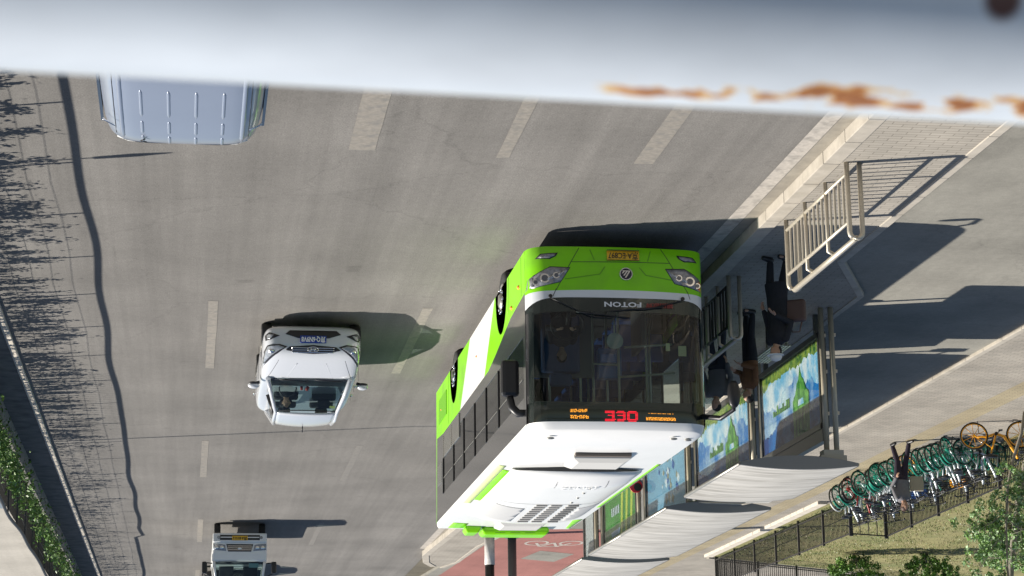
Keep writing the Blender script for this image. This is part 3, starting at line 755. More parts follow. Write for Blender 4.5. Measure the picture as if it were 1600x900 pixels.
# roof equipment
def hatch(cx, cy, parent=bus):
    q = MB(); q.loft([[(cx+sx*w_, cy+sy*l_, z) for sx, sy in ((-1,-1), (1,-1), (1,1), (-1,1))] for w_, l_, z in ((.40, .38, 3.155), (.46, .46, 3.20), (.46, .46, 3.24), (.36, .34, 3.30))], 0, True, False)
    h = q.build('roof_hatch', mat('hatch_grey_white', (.56, .55, .52), .5), parent, bevel=.02)
    q = MB(); q.b2(cx-.44, cx+.44, cy-.56, cy-.44, 3.165, 3.225); q.build('hatch_vent', mat('vent_brown', (.12, .10, .085), .8), h)
hatch(-.10, 2.55); hatch(-.10, 10.75)
def acz(x, t):       # air conditioner lid
    e = 1-abs(x/1.08)**3.2
    return 3.17+.24*max(0, e)**.6*min(1, (t*9+.25))*min(1, ((1-t)*7+.25))
mb = MB(); mb.grid(lambda u, v: (-1.08+2.16*u, 3.55+.30*(2*u-1)**2+(6.3-.5*(2*u-1)**2)*v, acz(-1.08+2.16*u, v)), 24, 30)
ac = mb.build('air_conditioner', WHITE, bus, solid=.01)
mb = MB(); mb.grid(lambda u, v: (-1.05+2.1*u, 3.50+.38*(2*u-1)**2, 3.165+.085*(1-abs(2*u-1)**2.2)*v), 24, 1); mb.build('air_intake', BLACK, ac)
acv = bvh_of(ac)
def top(name, pts, m, bv_, parent, off=.006, th=.003): return decal(name, bv_, [(x, y, 4.5) for x, y in pts], (0,0,-1), m, parent, off, .12, 1.0, th)
GREYP = mat('grey_panel', (.52, .52, .51), .5)
top('intake_panel', [(.38, 7.0), (.98, 6.9), (.98, 8.7), (.38, 8.8)], GREYP, acv, ac); top('intake_panel', [(-.58, 7.0), (-1.0, 6.9), (-1.0, 8.7), (-.58, 8.8)], GREYP, acv, ac)
LOUV = mat('louvre_grey', (.28, .27, .25), .6)
for i in range(9):
    for dx in (-.30, 0, .26):
        mb = MB(); mb.box((-.1+dx, 6.5+.28*i, 3.415), (.20, .07, .035)); mb.build('fan_louvre', LOUV, ac, bevel=.01)
for i in range(4):
    mb = MB(); mb.tube([(-.3, 4.3+.6*i, 3.40), (-.3, 4.3+.6*i, 3.425)], .025, 8); mb.build('bolt', STEELD, ac)
for sg in seam([(-1.0, 6.55), (-.5, 6.4), (0, 6.37), (.5, 6.4), (1.0, 6.55)], .02): top('lid_seam', sg, STEELD, acv, ac, .003, 0)
for sg in seam([(.3, 3.95), (.3, 4.35)], .012): top('lid_seam', sg, STEELD, acv, ac, .003, 0)
for sg in seam([(-.55, 3.95), (-.55, 4.35)], .012): top('lid_seam', sg, STEELD, acv, ac, .003, 0)
t = text_mb('SONGZ', .2, Matrix.Translation((-.12, 4.25, 3.425)) @ Matrix.Rotation(R(4), 4, 'X'), 0, .004, .62)
t.build('unit_lettering', mat('pale_grey_letters', (.70, .71, .72), .5), ac)
top('roof_stripe', [(.90, 4.3), (1.18, 4.1), (1.18, 7.8), (.90, 8.0)], GREEN, bv, bus)
top('roof_stripe', [(1.18, 3.7), (1.31, 3.7), (1.31, 8.3), (1.18, 8.3)], mat('pale_lime', hexc('d9eb9c'), .4), bv, bus)
top('roof_stripe', [(.85, 11.2), (1.15, 11.2), (1.15, 12.1), (.85, 12.1)], GREEN, bv, bus)
top('roof_stripe', [(-1.24, 3.4), (-1.31, 3.4), (-1.31, 8.8), (-1.24, 8.8)], GREEN, bv, bus)
top('roof_stripe', [(-1.12, 10.7), (-1.3, 10.6), (-1.3, 12.1), (-1.22, 12.1)], GREEN, bv, bus)
mb = MB(); mb.loft([[(x0, y, z) for x0, y, z in ((a, 11.75+o, z), (b, 11.75+o, z), (b, 12.33, z), (a, 12.33, z))] for a, b, o, z in ((-.80, .48, .0, 3.13), (-.84, .52, -.02, 3.22), (-.78, .46, .05, 3.30))], 0, True, False)
hp = mb.build('rear_roof_fairing', GREEN, bus, bevel=.03)
mb = MB()
for a in (-.45, -.15, .15): mb.b2(a-.1, a+.1, 11.765, 11.78, 3.25, 3.265)
mb.build('vent_slot', BLACK, hp)
mb = MB(); mb.loft([[(a, 11.6+o, z), (b, 11.6+o, z), (b-.02, 12.2, z), (a+.02, 12.2, z)] for a, b, o, z in ((.56, .86, 0, 3.13), (.55, .87, .0, 3.2), (.6, .82, .06, 3.28))], 0, True, False)
hp = mb.build('rear_camera_housing', GREEN, bus, bevel=.02)
for x in (-.9, .95): 
    mb = MB(); mb.ell((x, .68 if x > 0 else .6, 3.165), (.06, .04, .02)); mb.build('roof_marker_lamp', STEELD, bus)
mb = MB(); mb.ell((-1.16, .78, 3.15), (.06, .04, .02)); mb.build('roof_marker_lamp', STEELD, bus)
bus.scale = (1.035, 1, 1)
mb = MB(); mb.b2(-HW+.02, HW-.02, BL, BL+.06, .35, .6); mb.build('rear_bumper', GREEN, bus)
# ------------------------------------------------------------------ cars
def section_loft(mb, st, mi=0, seg=7):
    """st: list of (y, hw, zb, zs, zt); closed sections, flat underside, rounded shoulders"""
    rings = []
    for y, hw, zb_, zs, zt in st:
        half = [(0, zb_), (hw*.86, zb_), (hw*.97, zb_+.08), (hw, (zb_+zs)/2), (hw*.985, zs-.04), (hw*.93, zs+(zt-zs)*.45), (hw*.72, zt-(zt-zs)*.12), (hw*.36, zt-.0), (0, zt+.005)]
        ring = [(x, y, z) for x, z in half] + [(-x, y, z) for x, z in half[-2:0:-1]]
        rings.append([Vector(p) for p in ring])
    mb.loft(rings, mi, True, True)
def car_wheel(parent, x, y, r, w_, rim):
    sx = 1 if x > 0 else -1
    wl = empty('wheel', (x, y, r)); wl.parent = parent
    q = MB(); q.lathe((0,0,0), [(-w_*sx, r*.7), (-w_*sx*.95, r*.95), (-w_*sx*.8, r), (-w_*.1*sx, r), (0, r*.94), (.0, r*.68)], 'x', 24); q.build('tyre', RUBBER, wl)
    q = MB(); q.lathe((0,0,0), [(-.05*sx, r*.66), (.004*sx, r*.66), (-.01*sx, r*.55), (-.03*sx, r*.2), (.0, r*.15), (.0, .01)], 'x', 20); q.build('rim', rim, wl)
def cabin(parent, base, top, paint, glassm, roof_pts=None, side_n=2):
    """base/top: dict with fy (front y), ry (rear y), fw/rw half widths, fz/rz heights"""
    b, t = base, top
    def P(d, fr, sx): return Vector((sx*(d['fw'] if fr else d['rw']), d['fy'] if fr else d['ry'], d['fz'] if fr else d['rz']))
    def bow(u, k): return k*(1-(2*u-1)**2)
    # windscreen
    q = MB(); A, B, C_, D_ = P(b,1,-1), P(b,1,1), P(t,1,1), P(t,1,-1)
    q.grid(lambda u, v: ((A*(1-u)+B*u)*(1-v)+(D_*(1-u)+C_*u)*v) + Vector((0, -bow(u, .10), bow(v, .015))), 12, 6)
    wsn = q.build('windscreen', glassm, parent)
    q = MB()
    for a_, b_ in ((0, .035), (.965, 1)):
        q.grid(lambda u, v: ((A*(1-u)+B*u)*(1-(a_+(b_-a_)*v))+(D_*(1-u)+C_*u)*(a_+(b_-a_)*v)) + Vector((0, -bow(u, .10)-.003, .004+bow(a_+(b_-a_)*v, .015))), 12, 1)
    for a_, b_ in ((0, .03), (.97, 1)):
        q.grid(lambda u, v: ((A*(1-(a_+(b_-a_)*u))+B*(a_+(b_-a_)*u))*(1-v)+(D_*(1-(a_+(b_-a_)*u))+C_*(a_+(b_-a_)*u))*v) + Vector((0, -bow(a_+(b_-a_)*u, .10)-.003, .004+bow(v, .015))), 1, 8)
    q.build('windscreen_surround', BLKG, wsn)
    # rear window
    q = MB(); E_, F_, G_, H_ = P(b,0,-1), P(b,0,1), P(t,0,1), P(t,0,-1)
    q.grid(lambda u, v: ((E_*(1-u)+F_*u)*(1-v)+(H_*(1-u)+G_*u)*v) + Vector((0, bow(u, .06), 0)), 8, 4); q.build('rear_window', glassm, parent)
    # roof
    q = MB()
    q.grid(lambda u, v: ((D_*(1-u)+C_*u)*(1-v)+(H_*(1-u)+G_*u)*v) + Vector((0, -bow(u, .10)*(1-v)+bow(u, .06)*v, .025+.045*bow(u, 1)+.03*bow(v, 1))), 12, 10)
    rf = q.build('roof', paint, parent, solid=.03)
    # pillars and side glass
    for sx in (-1, 1):
        a, c, d, e = P(b,1,sx), P(t,1,sx), P(t,0,sx), P(b,0,sx)
        q = MB(); q.tube([a-Vector((0,.06,.0)), (a+c)/2+Vector((0,-.03,.03)), c+Vector((0,0,.01)), (c+d)/2+Vector((sx*.02,0,.045)), d+Vector((0,0,.01)), e+Vector((0,.03,0))], [.045,.038,.036,.035,.045,.06], 8); q.build('pillar', paint, parent)
        ins = Vector((-sx*.01, 0, 0))
        q = MB(); q.grid(lambda u, v: (a*(1-u)+e*u)*(1-v)+(c*(1-u)+d*u)*v + ins + Vector((sx*.02*math.sin(math.pi*v), 0, 0)), 8, 4); q.build('side_window', glassm, parent)
        for f_ in ((.46,) if side_n == 2 else (.33, .66)):
            q = MB(); q.tube([(a*(1-f_)+e*f_)+ins*0, (c*(1-f_)+d*f_)], .035, 6); q.build('pillar', BLACK, parent)
    return wsn, rf

def seats(parent, rows_, z, wdt, m):
    q = MB()
    for y in rows_:
        for x in (-wdt, wdt):
            q.box((x, y, z+.06), (.46, .48, .14)); q.box((x, y+.26, z+.38), (.46, .12, .58)); q.box((x, y+.28, z+.74), (.24, .09, .16))
    q.build('seats', m, parent, bevel=.04)
SEATG = mat('car_seat', (.06, .06, .065), .8)

# --- white sedan
sedan = empty('white_sedan', (-2.10, 37.30, 0), 0, 'pearl white sedan with a blue number plate driving in the middle lane', 'car')
mb = MB()
section_loft(mb, [(.0, .60, .30, .50, .56), (.05, .78, .22, .60, .68), (.20, .87, .17, .68, .77), (.5, .905, .16, .74, .84), (.95, .91, .16, .84, .93), (1.25, .915, .17, .90, .985), (1.7, .92, .17, .93, .97), (3.0, .925, .17, .95, .97), (3.9, .92, .18, .96, 1.0), (4.4, .88, .2, .95, 1.04), (4.66, .78, .28, .85, 1.02), (4.72, .6, .35, .75, .95)])
PEARL = mat('pearl_white', (.60, .62, .65), .22, coat=.7)
sb = mb.build('body', PEARL, sedan, subsurf=2)
sv = bvh_of(sb)
def cf(name, pts, m, off=.010, parent=sedan, bv_=sv, th=.004, step=.028, y0=-1.0): return decal(name, bv_, [(x, y0, z) for x, z in pts], (0,1,0), m, parent, off, step, 1.0, th)
def mir(pts, sx): return [(sx*x, z) for x, z in pts]
cf('lower_grille', [(-.50, .37), (-.42, .30), (.42, .30), (.50, .37), (.28, .44), (-.28, .44)][::-1], BLACK)
up_ = cf('upper_grille', [(-.50, .655), (-.42, .60), (0, .565), (.42, .60), (.50, .655), (.25, .70), (0, .712), (-.25, .70)], BLACK, .008)
for z0 in (.62, .655, .69):
    cf('grille_bar', [(-.38, z0-.006), (.38, z0-.006), (.38, z0+.006), (-.38, z0+.006)], CHROME, .014, up_)
SL = mat('sedan_lamp', (.32, .34, .36), .15, .2, var=.4, scale=20, coat=.8)
for sx in (-1, 1):
    q = cf('headlight', mir([(.46, .60), (.60, .555), (.82, .565), (.885, .66), (.90, .82), (.80, .79), (.62, .70)], sx), BLACK, .012)
    cf('reflector', mir([(.51, .612), (.62, .575), (.81, .585), (.865, .665), (.88, .785), (.80, .76), (.64, .68)], sx), SL, .019, q)
    h = sv.ray_cast(Vector((sx*.73, -1, .655)), Vector((0,1,0)))[0]
    k = MB(); k.ell((h.x, h.y, h.z), (.055, .03, .055)); k.build('lamp_ring', CHROME, q)
    q = cf('fog_light', mir([(.60, .40), (.80, .33), (.86, .36), (.85, .47), (.78, .475)], sx), BLACK, .012)
    cf('reflector', mir([(.70, .385), (.79, .355), (.83, .375), (.825, .45), (.77, .45)], sx), SL, .019, q)
    # mirrors
    m_ = MB(); m_.ell((sx*1.01, 1.55, 1.02), (.11, .08, .065)); mo = m_.build('wing_mirror', PEARL, sedan)
    m_ = MB(); m_.tube([(sx*.90, 1.5, .97), (sx*1.0, 1.53, .99)], .03, 6); m_.ell((sx*1.01, 1.52, .985), (.105, .075, .03)); m_.build('mirror_base', BLACK, mo)
    for wy_ in (.88, 3.68):
        car_wheel(sedan, sx*.905, wy_, .32, .2, STEELD)
        q = MB(); q.prism([(wy_-.385*math.cos(math.pi*i/12), .17+.53*math.sin(math.pi*i/12)) for i in range(13)], 'x', sx*.78, sx*.90); q.build('wheel_arch', BLACK, sedan)
pl = cf('number_plate', [(-.235, .40), (.235, .40), (.235, .535), (-.235, .535)], BPLATE, .03)
h = sv.ray_cast(Vector((0, -1, .46)), Vector((0,1,0)))[0]
t = text_mb('京Q·6N9V8', .12, front_m(0, h.y-.04, .466), .004, .002, .43); t.build('plate_lettering', WTXT, pl)
h = sv.ray_cast(Vector((0, -1, .645)), Vector((0,1,0)))[0]
mb = MB(); mb.tube([(.095*math.cos(2*math.pi*i/24), h.y-.03, .645+.048*math.sin(2*math.pi*i/24)) for i in range(24)], .008, 6, closed=True)
mb.tube([(-.055, h.y-.03, .612), (-.025, h.y-.03, .68)], .010, 6); mb.tube([(.025, h.y-.03, .612), (.055, h.y-.03, .68)], .010, 6); mb.tube([(-.04, h.y-.03, .642), (.04, h.y-.03, .65)], .008, 6)
mb.build('badge', CHROME, sedan)
for sx in (-1, 1):      # bonnet creases and shut lines
    k = MB(); pts = []
    for i in range(8):
        y = .42+.11*i; h = sv.ray_cast(Vector((sx*(.26+.025*i), y, 2)), Vector((0,0,-1)))[0]; pts.append(h+Vector((0,0,-.0245)))
    k.tube(pts, .028, 8); k.build('bonnet_crease', PEARL, sedan)
    k = MB(); pts = []
    for i in range(8):
        y = .33+.13*i; h = sv.ray_cast(Vector((sx*(.60+.025*i), y, 2)), Vector((0,0,-1)))[0]; pts.append(h+Vector((0,0,-.002)))
    k.tube(pts, .005, 5); k.build('panel_seam', BLACK, sedan)
    for y in (1.45, 2.55, 3.45):
        k = MB(); k.b2(sx*.924, sx*.929, y, y+.008, .3, .93); k.build('panel_seam', BLACK, sedan)
    for y in (2.35, 3.3):
        k = MB(); k.tube([(sx*.93, y, .84), (sx*.955, y+.03, .845), (sx*.955, y+.15, .845), (sx*.93, y+.18, .84)], .012, 6); k.build('door_handle', CHROME, sedan)
cabin(sedan, dict(fy=1.20, ry=4.25, fw=.76, rw=.66, fz=.965, rz=1.03), dict(fy=2.12, ry=3.45, fw=.575, rw=.56, fz=1.405, rz=1.385), PEARL, GLC)
k = MB(); k.grid(lambda u, v: (-.40+.8*u, 2.28+.30*v, 1.475-.02*(2*u-1)**2+.012*math.sin(v*3)), 8, 4); k.build('sunroof', mat('sunroof_glass', (.12, .13, .15), .15, coat=.5), sedan, solid=.01)
k = MB(); k.grid(lambda u, v: (-.70+1.4*u, 1.22+.55*v, .975-.0*v+.02*math.sin(v*3)), 6, 3); k.b2(-.7, .7, 1.7, 1.74, .7, .97); k.build('dashboard', BLACK, sedan)
seats(sedan, (2.35, 3.2), .42, .36, SEATG)
k = MB(); k.tube([(.36+.16*math.cos(2*math.pi*i/18), 1.93+.06*math.sin(2*math.pi*i/18), 1.0+.15*math.sin(2*math.pi*i/18)) for i in range(18)], .014, 6, closed=True); k.build('steering_wheel', BLACK, sedan)
k = MB(); k.tube([(.0, 1.55, 1.03), (.03, 1.58, 1.10)], .03, 8); k.tube([(.12, 1.55, 1.03), (.12, 1.58, 1.09)], .025, 8); k.build('dashboard_ornaments', mat('red_toy', (.5, .05, .04), .6), sedan)
k = MB(); k.box((-.48, 1.98, 1.335), (.10, .006, .07), mtx=Matrix.Rotation(R(-62), 3, 'X')); k.build('inspection_sticker', mat('sticker', (.6, .65, .2), .6), sedan)
for sx in (-.35, .3):
    k = MB(); k.tube([(sx+.25, 1.13, .985), (sx-.25, 1.22, 1.0)], .009, 5); k.build('wiper', BLACK, sedan)
k = MB(); k.tube([(0, 3.4, 1.45), (0, 3.5, 1.56)], .012, 6); k.build('aerial', BLACK, sedan)

# --- small white truck
truck = empty('white_truck', (-1.53, 66.8, 0), 0, 'small white flatbed truck with a yellow number plate at the back of the road', 'truck')
mb = MB()
mb.loft([[(sx*w_, y, z) for sx, y in ((-1, yy), (1, yy), (1, 1.75), (-1, 1.75))] for w_, yy, z in ((.80, .04, .42), (.84, -.01, .5), (.845, 0, .72), (.85, .02, 1.0), (.85, .05, 1.2), (.83, .14, 1.28))], 0, True, False)
tb = mb.build('cab', WHITE, truck, bevel=.05); tv = bvh_of(tb)
def tf(name, pts, m, off=.008, parent=truck, th=.006): return decal(name, tv, [(x, -1, z) for x, z in pts], (0,1,0), m, parent, off, .1, 1.0, th)
mb = MB(); mb.b2(-.84, .84, -.08, .05, .38, .66); bp_ = mb.build('bumper', WHITE, truck, bevel=.03)
mb = MB(); mb.b2(-.62, .62, -.088, -.07, .44, .60); mb.build('bumper_intake', BLACK, bp_)
mb = MB(); mb.b2(-.6, .6, -.094, -.085, .50, .53); mb.build('intake_bar', WHITE, bp_)
for sx in (-1, 1):
    mb = MB(); mb.tube([(sx*.66, -.10, .52), (sx*.66, -.08, .52)], .05, 12); mb.build('fog_light', SL, bp_)
pl = MB(); pl.b2(-.24, .24, -.108, -.096, .47, .61); pl = pl.build('number_plate', YPLATE, bp_)
t = text_mb('京A·81512', .12, front_m(0, -.112, .54), .004, .002, .44); t.build('plate_lettering', KTXT, pl)
g_ = tf('grille', [(-.42, .72), (.42, .72), (.36, .95), (-.36, .95)], BLACK)
for z in (.78, .84, .90):
    k = MB(); k.b2(-.38, .38, -.03, -.015, z-.01, z+.01); k.build('grille_bar', CHROME, g_)
k = MB(); k.ell((0, -.03, .85), (.07, .015, .04)); k.build('badge', CHROME, g_)
for sx in (-1, 1):
    q = tf('headlight', [(sx*.46, .74), (sx*.82, .70), (sx*.83, .90), (sx*.42, .93)], SL)
    for cx in (.55, .72):
        k = MB(); k.ell((sx*cx, -.012, .82), (.06, .02, .06)); k.build('lamp_ring', CHROME, q)
    k = MB(); k.b2(sx*1.0, sx*1.16, .1, .24, 1.25, 1.62); mo = k.build('wing_mirror', BLACK, truck, bevel=.04)
    k = MB(); k.tube([(sx*.84, .22, 1.3), (sx*1.05, .18, 1.28)], .02, 6); k.tube([(sx*.80, .28, 1.75), (sx*1.08, .2, 1.6)], .02, 6); k.build('mirror_arm', BLACK, mo)
    for y in (.62, 3.9): car_wheel(truck, sx*.80, y, .33, .2, STEELD)
    k = MB(); k.b2(sx*.856, sx*.862, .5, 1.45, .75, .76); k.build('panel_seam', BLACK, truck)
cabin(truck, dict(fy=.14, ry=1.72, fw=.79, rw=.80, fz=1.26, rz=1.28), dict(fy=.48, ry=1.66, fw=.70, rw=.72, fz=1.92, rz=1.95), WHITE, GLC)
mb = MB(); mb.b2(-.76, .76, .25, .55, 1.18, 1.30); mb.build('dashboard', BLACK, truck, bevel=.03)
seats(truck, (1.1,), .95, .38, SEATG)
mb = MB(); mb.box((-.45, .23, 1.36), (.3, .006, .14), mtx=Matrix.Rotation(R(-28), 3, 'X')); mb.build('windscreen_permit', mat('permit', (.5, .75, .72), .6), truck)
mb = MB(); mb.b2(-.84, .84, 1.85, 4.7, .62, .72)
for sx in (-1, 1): mb.b2(sx*.82, sx*.84, 1.85, 4.7, .72, 1.02)
mb.b2(-.84, .84, 1.85, 1.88, .72, 1.3); mb.b2(-.84, .84, 4.67, 4.7, .72, 1.02); mb.build('load_bed', WHITE, truck)
mb = MB()
for sx in (-.4, .4): mb.b2(sx-.05, sx+.05, .3, 4.6, .45, .62)
mb.build('chassis', BLACK, truck)
for sx in (-.4, .4):
    k = MB(); k.tube([(sx+.25, .06, 1.27), (sx-.2, .10, 1.30)], .010, 5); k.build('wiper', BLACK, truck)

# --- silver van below the bridge
VAN = mat('silver_van', (.31, .35, .43), .35, .35, coat=.5, var=.03, scale=1)
van = empty('silver_van', (.18, 17.58, 0), 0, 'silver blue van with a ribbed roof passing right below the bridge', 'van')
mb = MB()
section_loft(mb, [(.0, .6, .35, .7, .75), (.1, .80, .25, .9, .95), (.6, .84, .22, 1.0, 1.06), (3.5, .86, .22, 1.0, 1.06), (4.02, .84, .3, .98, 1.04), (4.08, .72, .4, .9, .98)])
vb = mb.build('body', VAN, van, subsurf=1)
def vsec(y, hw, z0, z1, k=0):
    ring_ = []
    for i in range(21):
        a = math.pi*i/20; c, s_ = math.cos(a), math.sin(a)
        ring_.append(Vector((hw*math.copysign(abs(c)**.35, c), y, z0+(z1-z0)*abs(s_)**.35)))
    return ring_
mb = MB()
st = [(.35, .70, 1.0, 1.1), (.75, .73, 1.0, 1.5), (1.1, .735, 1.0, 1.76), (1.5, .74, 1.0, 1.84), (2.6, .745, 1.0, 1.87), (3.6, .735, 1.0, 1.86), (3.92, .71, 1.0, 1.82), (4.03, .66, 1.0, 1.70), (4.10, .64, 1.0, 1.2)]
mb.loft([vsec(*s_) for s_ in st], 0, True, True, closed=True)
vt = mb.build('upper_body', VAN, van, subsurf=1); vv = bvh_of(vt)
def vtop(name, pts, m, off=.004, th=.003): return decal(name, vv, [(x, y, 3) for x, y in pts], (0,0,-1), m, van, off, .15, .5, th)
def rib(x, y0, y1, hh=-.006, wd=.016, m=VAN, nm='roof_rib'):
    k = MB(); pts = []; n_ = 10
    for i in range(n_+1):
        y = y0+(y1-y0)*i/n_; h = vv.ray_cast(Vector((x, y, 3)), Vector((0,0,-1)))[0]; pts.append(h+Vector((0,0,hh*.2)))
    k.tube(pts, [wd*.3]+[wd]*(n_-1)+[wd*.3], 6, flat=.6); k.build(nm, m, van)
for x in (-.36, -.12, .12, .36):
    rib(x, 2.05, 2.85); rib(x, 2.98, 3.42); rib(x, 3.5, 3.86)
for x in (-.54, .54): rib(x, 1.0, 3.85, .02, .022, nm='roof_rail')
for x in (-.60, .60): rib(x, 1.0, 3.90, .0, .006, BLACK, nm='gutter_seam')
k = MB(); pts = []
for i in range(13):
    x = -.62+1.24*i/12; y = 3.90-.07*(x/.62)**2; h = vv.ray_cast(Vector((x, y, 3)), Vector((0,0,-1)))[0]; pts.append(h+Vector((0,0,0)))
k.tube(pts, .006, 5); k.build('tailgate_seam', BLACK, van)
k = MB(); pts = []
for i in range(13):
    x = -.60+1.2*i/12; y = 3.97-.06*(x/.62)**2; h = vv.ray_cast(Vector((x, y, 3)), Vector((0,0,-1)))[0]; pts.append(h+Vector((0,0,.004)))
k.tube(pts, .02, 6); k.build('tailgate_edge', WHITE, van)
for sx in (-1, 1):
    k = MB(); k.loft([[Vector((sx*(.745+dx), y, z)) for y, z in ((1.05, 1.05), (3.85, 1.05), (3.75, 1.62), (1.45, 1.62))] for dx in (-.02, .006)], 0, True, False); k.build('side_window', mat('van_window', (.03, .035, .04), .08, coat=.8), van)
    k = MB(); k.ell((sx*1.0, .95, 1.1), (.12, .07, .1)); k.build('wing_mirror', BLACK, van)
    for y in (.75, 3.25): car_wheel(van, sx*.83, y, .30, .18, STEELD)
    k = MB(); k.tube([(sx*.71, 3.1, 1.80), (sx*.70, 3.12, 1.815), (sx*.60, 3.13, 1.87)], .008, 5); k.build('window_bracket', CHROME, van)
k = MB(); k.tube([(.34, 3.55, 1.868), (.38, 3.6, 1.875), (.33, 3.66, 1.866)], .007, 5); k.build('washer_hose', BLACK, van)
k = decal('windscreen', vv, [(-.62, -1, 1.1), (.62, -1, 1.1), (.55, -1, 1.62), (-.55, -1, 1.62)], (0,1,0), mat('van_windscreen', (.03, .035, .04), .08, coat=.8), van, .006, .08, 1, .004)
k = MB(); k.b2(-.62, .62, 4.10, 4.13, 1.15, 1.6); k.build('rear_window', mat('van_rear', (.03, .035, .04), .1), van)

van.scale = (1.12, 1, 1)
# --- dark car following the truck
dk = empty('black_car', (-1.35, 79.4, 0), 0, 'black car following close behind the small white truck, mostly hidden by it', 'car')
mb = MB(); section_loft(mb, [(.0, .65, .30, .55, .62), (.06, .82, .22, .68, .76), (.4, .90, .18, .80, .90), (1.2, .92, .18, .92, 1.0), (4.0, .92, .18, .95, 1.0), (4.6, .86, .25, .9, 1.0), (4.7, .7, .35, .8, .9)])
mb.build('body', BLKG, dk, subsurf=2)
cabin(dk, dict(fy=1.15, ry=4.2, fw=.80, rw=.75, fz=.98, rz=1.0), dict(fy=1.95, ry=3.8, fw=.64, rw=.64, fz=1.50, rz=1.5), BLKG, GLC)
for sx in (-1, 1):
    k = MB(); k.ell((sx*1.06, 1.45, 1.08), (.13, .08, .08)); k.build('wing_mirror', BLKG, dk)
    k = MB(); k.ell((sx*.72, .10, .64), (.13, .06, .06)); k.build('headlight', SL, dk)
    for y in (.88, 3.6): car_wheel(dk, sx*.90, y, .33, .2, STEELD)
seats(dk, (2.2, 3.1), .42, .36, SEATG)
# ------------------------------------------------------------------ bus shelters
PX = -11.0
FROST = mat('shelter_sheet', (.30, .31, .33), .35, .3)
ROOFM = mat('canopy_top', (.45, .435, .40), .6, bump=.6, var=.24, scale=2.2, stretch=(.35, 3.0, 1), dirt=(.22, .205, .175), dscale=2.6)
POSTM = mat('post_champagne', (.46, .41, .31), .3, .15, var=.08, scale=6)
FASC = mat('canopy_fascia', (.24, .245, .25), .4, .3)
shelter_specs = [(34.9, 39.0, 35.25, 'nearest bus shelter module with a curved pale canopy and steel posts'), (40.6, 45.1, 40.1, 'bus shelter module second from the bridge, with streaked pale canopy and twin posts'),
                 (45.1, 48.9, 45.6, 'bus shelter module in the middle of the row behind the bus'), (49.75, 54.2, 51.0, 'bus shelter module behind the rear half of the bus roof'), (54.3, 58.6, 56.6, 'farthest bus shelter module at the end of the row')]
def leafshape(t): return .0
for i, (ya, yb_, yp, lab) in enumerate(shelter_specs):
    sh = empty('bus_shelter', (PX, yp, .15), 0, lab, 'bus shelter', 'bus shelters in a row on the island')
    zc = 2.86
    # canopy: shallow arch with pointed tips, wide overhang to the kerb
    mb = MB()
    def cz(u): return .16*(1-(2*u-1)**2)
    NX = 14; xa, xb = -11.37-PX, -9.28-PX
    topf = lambda u, v: Vector((xa+(xb-xa)*u, ya-yp+(yb_-ya)*v, zc+.02+cz(u)*.45))
    botf = lambda u, v: Vector((xa+(xb-xa)*u, ya-yp+(yb_-ya)*v, zc-.03-cz(u)*.75))
    mb.grid(topf, NX, 8, 0, True); cn = mb
    c_ = mb.build('canopy_top', ROOFM, sh)
    mb = MB(); mb.grid(botf, NX, 2, 0, True); mb.build('canopy_underside', FASC, sh)
    for v, o in ((0, -.02), (1, .02)):
        if (i in (2, 4) and v == 0) or (i in (1, 3) and v == 1): continue
        mb = MB()
        ring_ = [topf(k/NX, v)+Vector((0, o, .012)) for k in range(NX+1)] + [botf(k/NX, v)+Vector((0, o, -.012)) for k in range(NX, -1, -1)]
        r2_ = [p+Vector((0, -o*2, 0)) for p in ring_]
        n = len(ring_)//2
        for k in range(NX):
            a, b, c, d = topf(k/NX, v), topf((k+1)/NX, v), botf((k+1)/NX, v), botf(k/NX, v)
            for oo in (o, o*2.4): mb.add([p+Vector((0, oo, .0)) for p in (a, b, c, d)], [(0,1,2,3)])
            mb.add([a+Vector((0, o, .0)), b+Vector((0, o, .0)), b+Vector((0, o*2.4, 0)), a+Vector((0, o*2.4, 0))], [(0,1,2,3)])
        mb.build('fascia', FASC, c_)
    for u in (0, 1):
        mb = MB(); p, q = topf(u, 0), topf(u, 1); p.z -= .03; q.z -= .03; mb.tube([p, q], .035, 6); mb.build('gutter', STEELD, c_)
    # twin round posts, front and rear of each module
    for k, (dx, dy) in enumerate(((.06, 0), (-.10, -.06))):
        mb = MB(); mb.tube([(dx, dy, 0), (dx, dy, 2.56)], .048, 16); p_ = mb.build('post', POSTM, sh)
        for z in (.5, 1.15, 1.9):
            mb = MB(); mb.box((dx-.05, dy, z), (.05, .04, .06)); mb.build('post_bracket', STEEL, p_)
    mb = MB(); mb.b2(-.2, .16, -.14, .10, 2.56, 2.68); mb.b2(-.24, .22, -.18, .12, 2.66, 2.80); mb.build('post_cap', mat('cap_grey', (.45, .44, .4), .5), sh)
    mb = MB(); mb.tube([(-.02, .02, 2.76), (.2, .4, 2.78), (1.3, .5, 2.74)], .03, 6); mb.tube([(-.02, 3.2, 2.76), (1.3, 3.2, 2.74)], .03, 6); mb.build('canopy_beam', STEEL, sh)

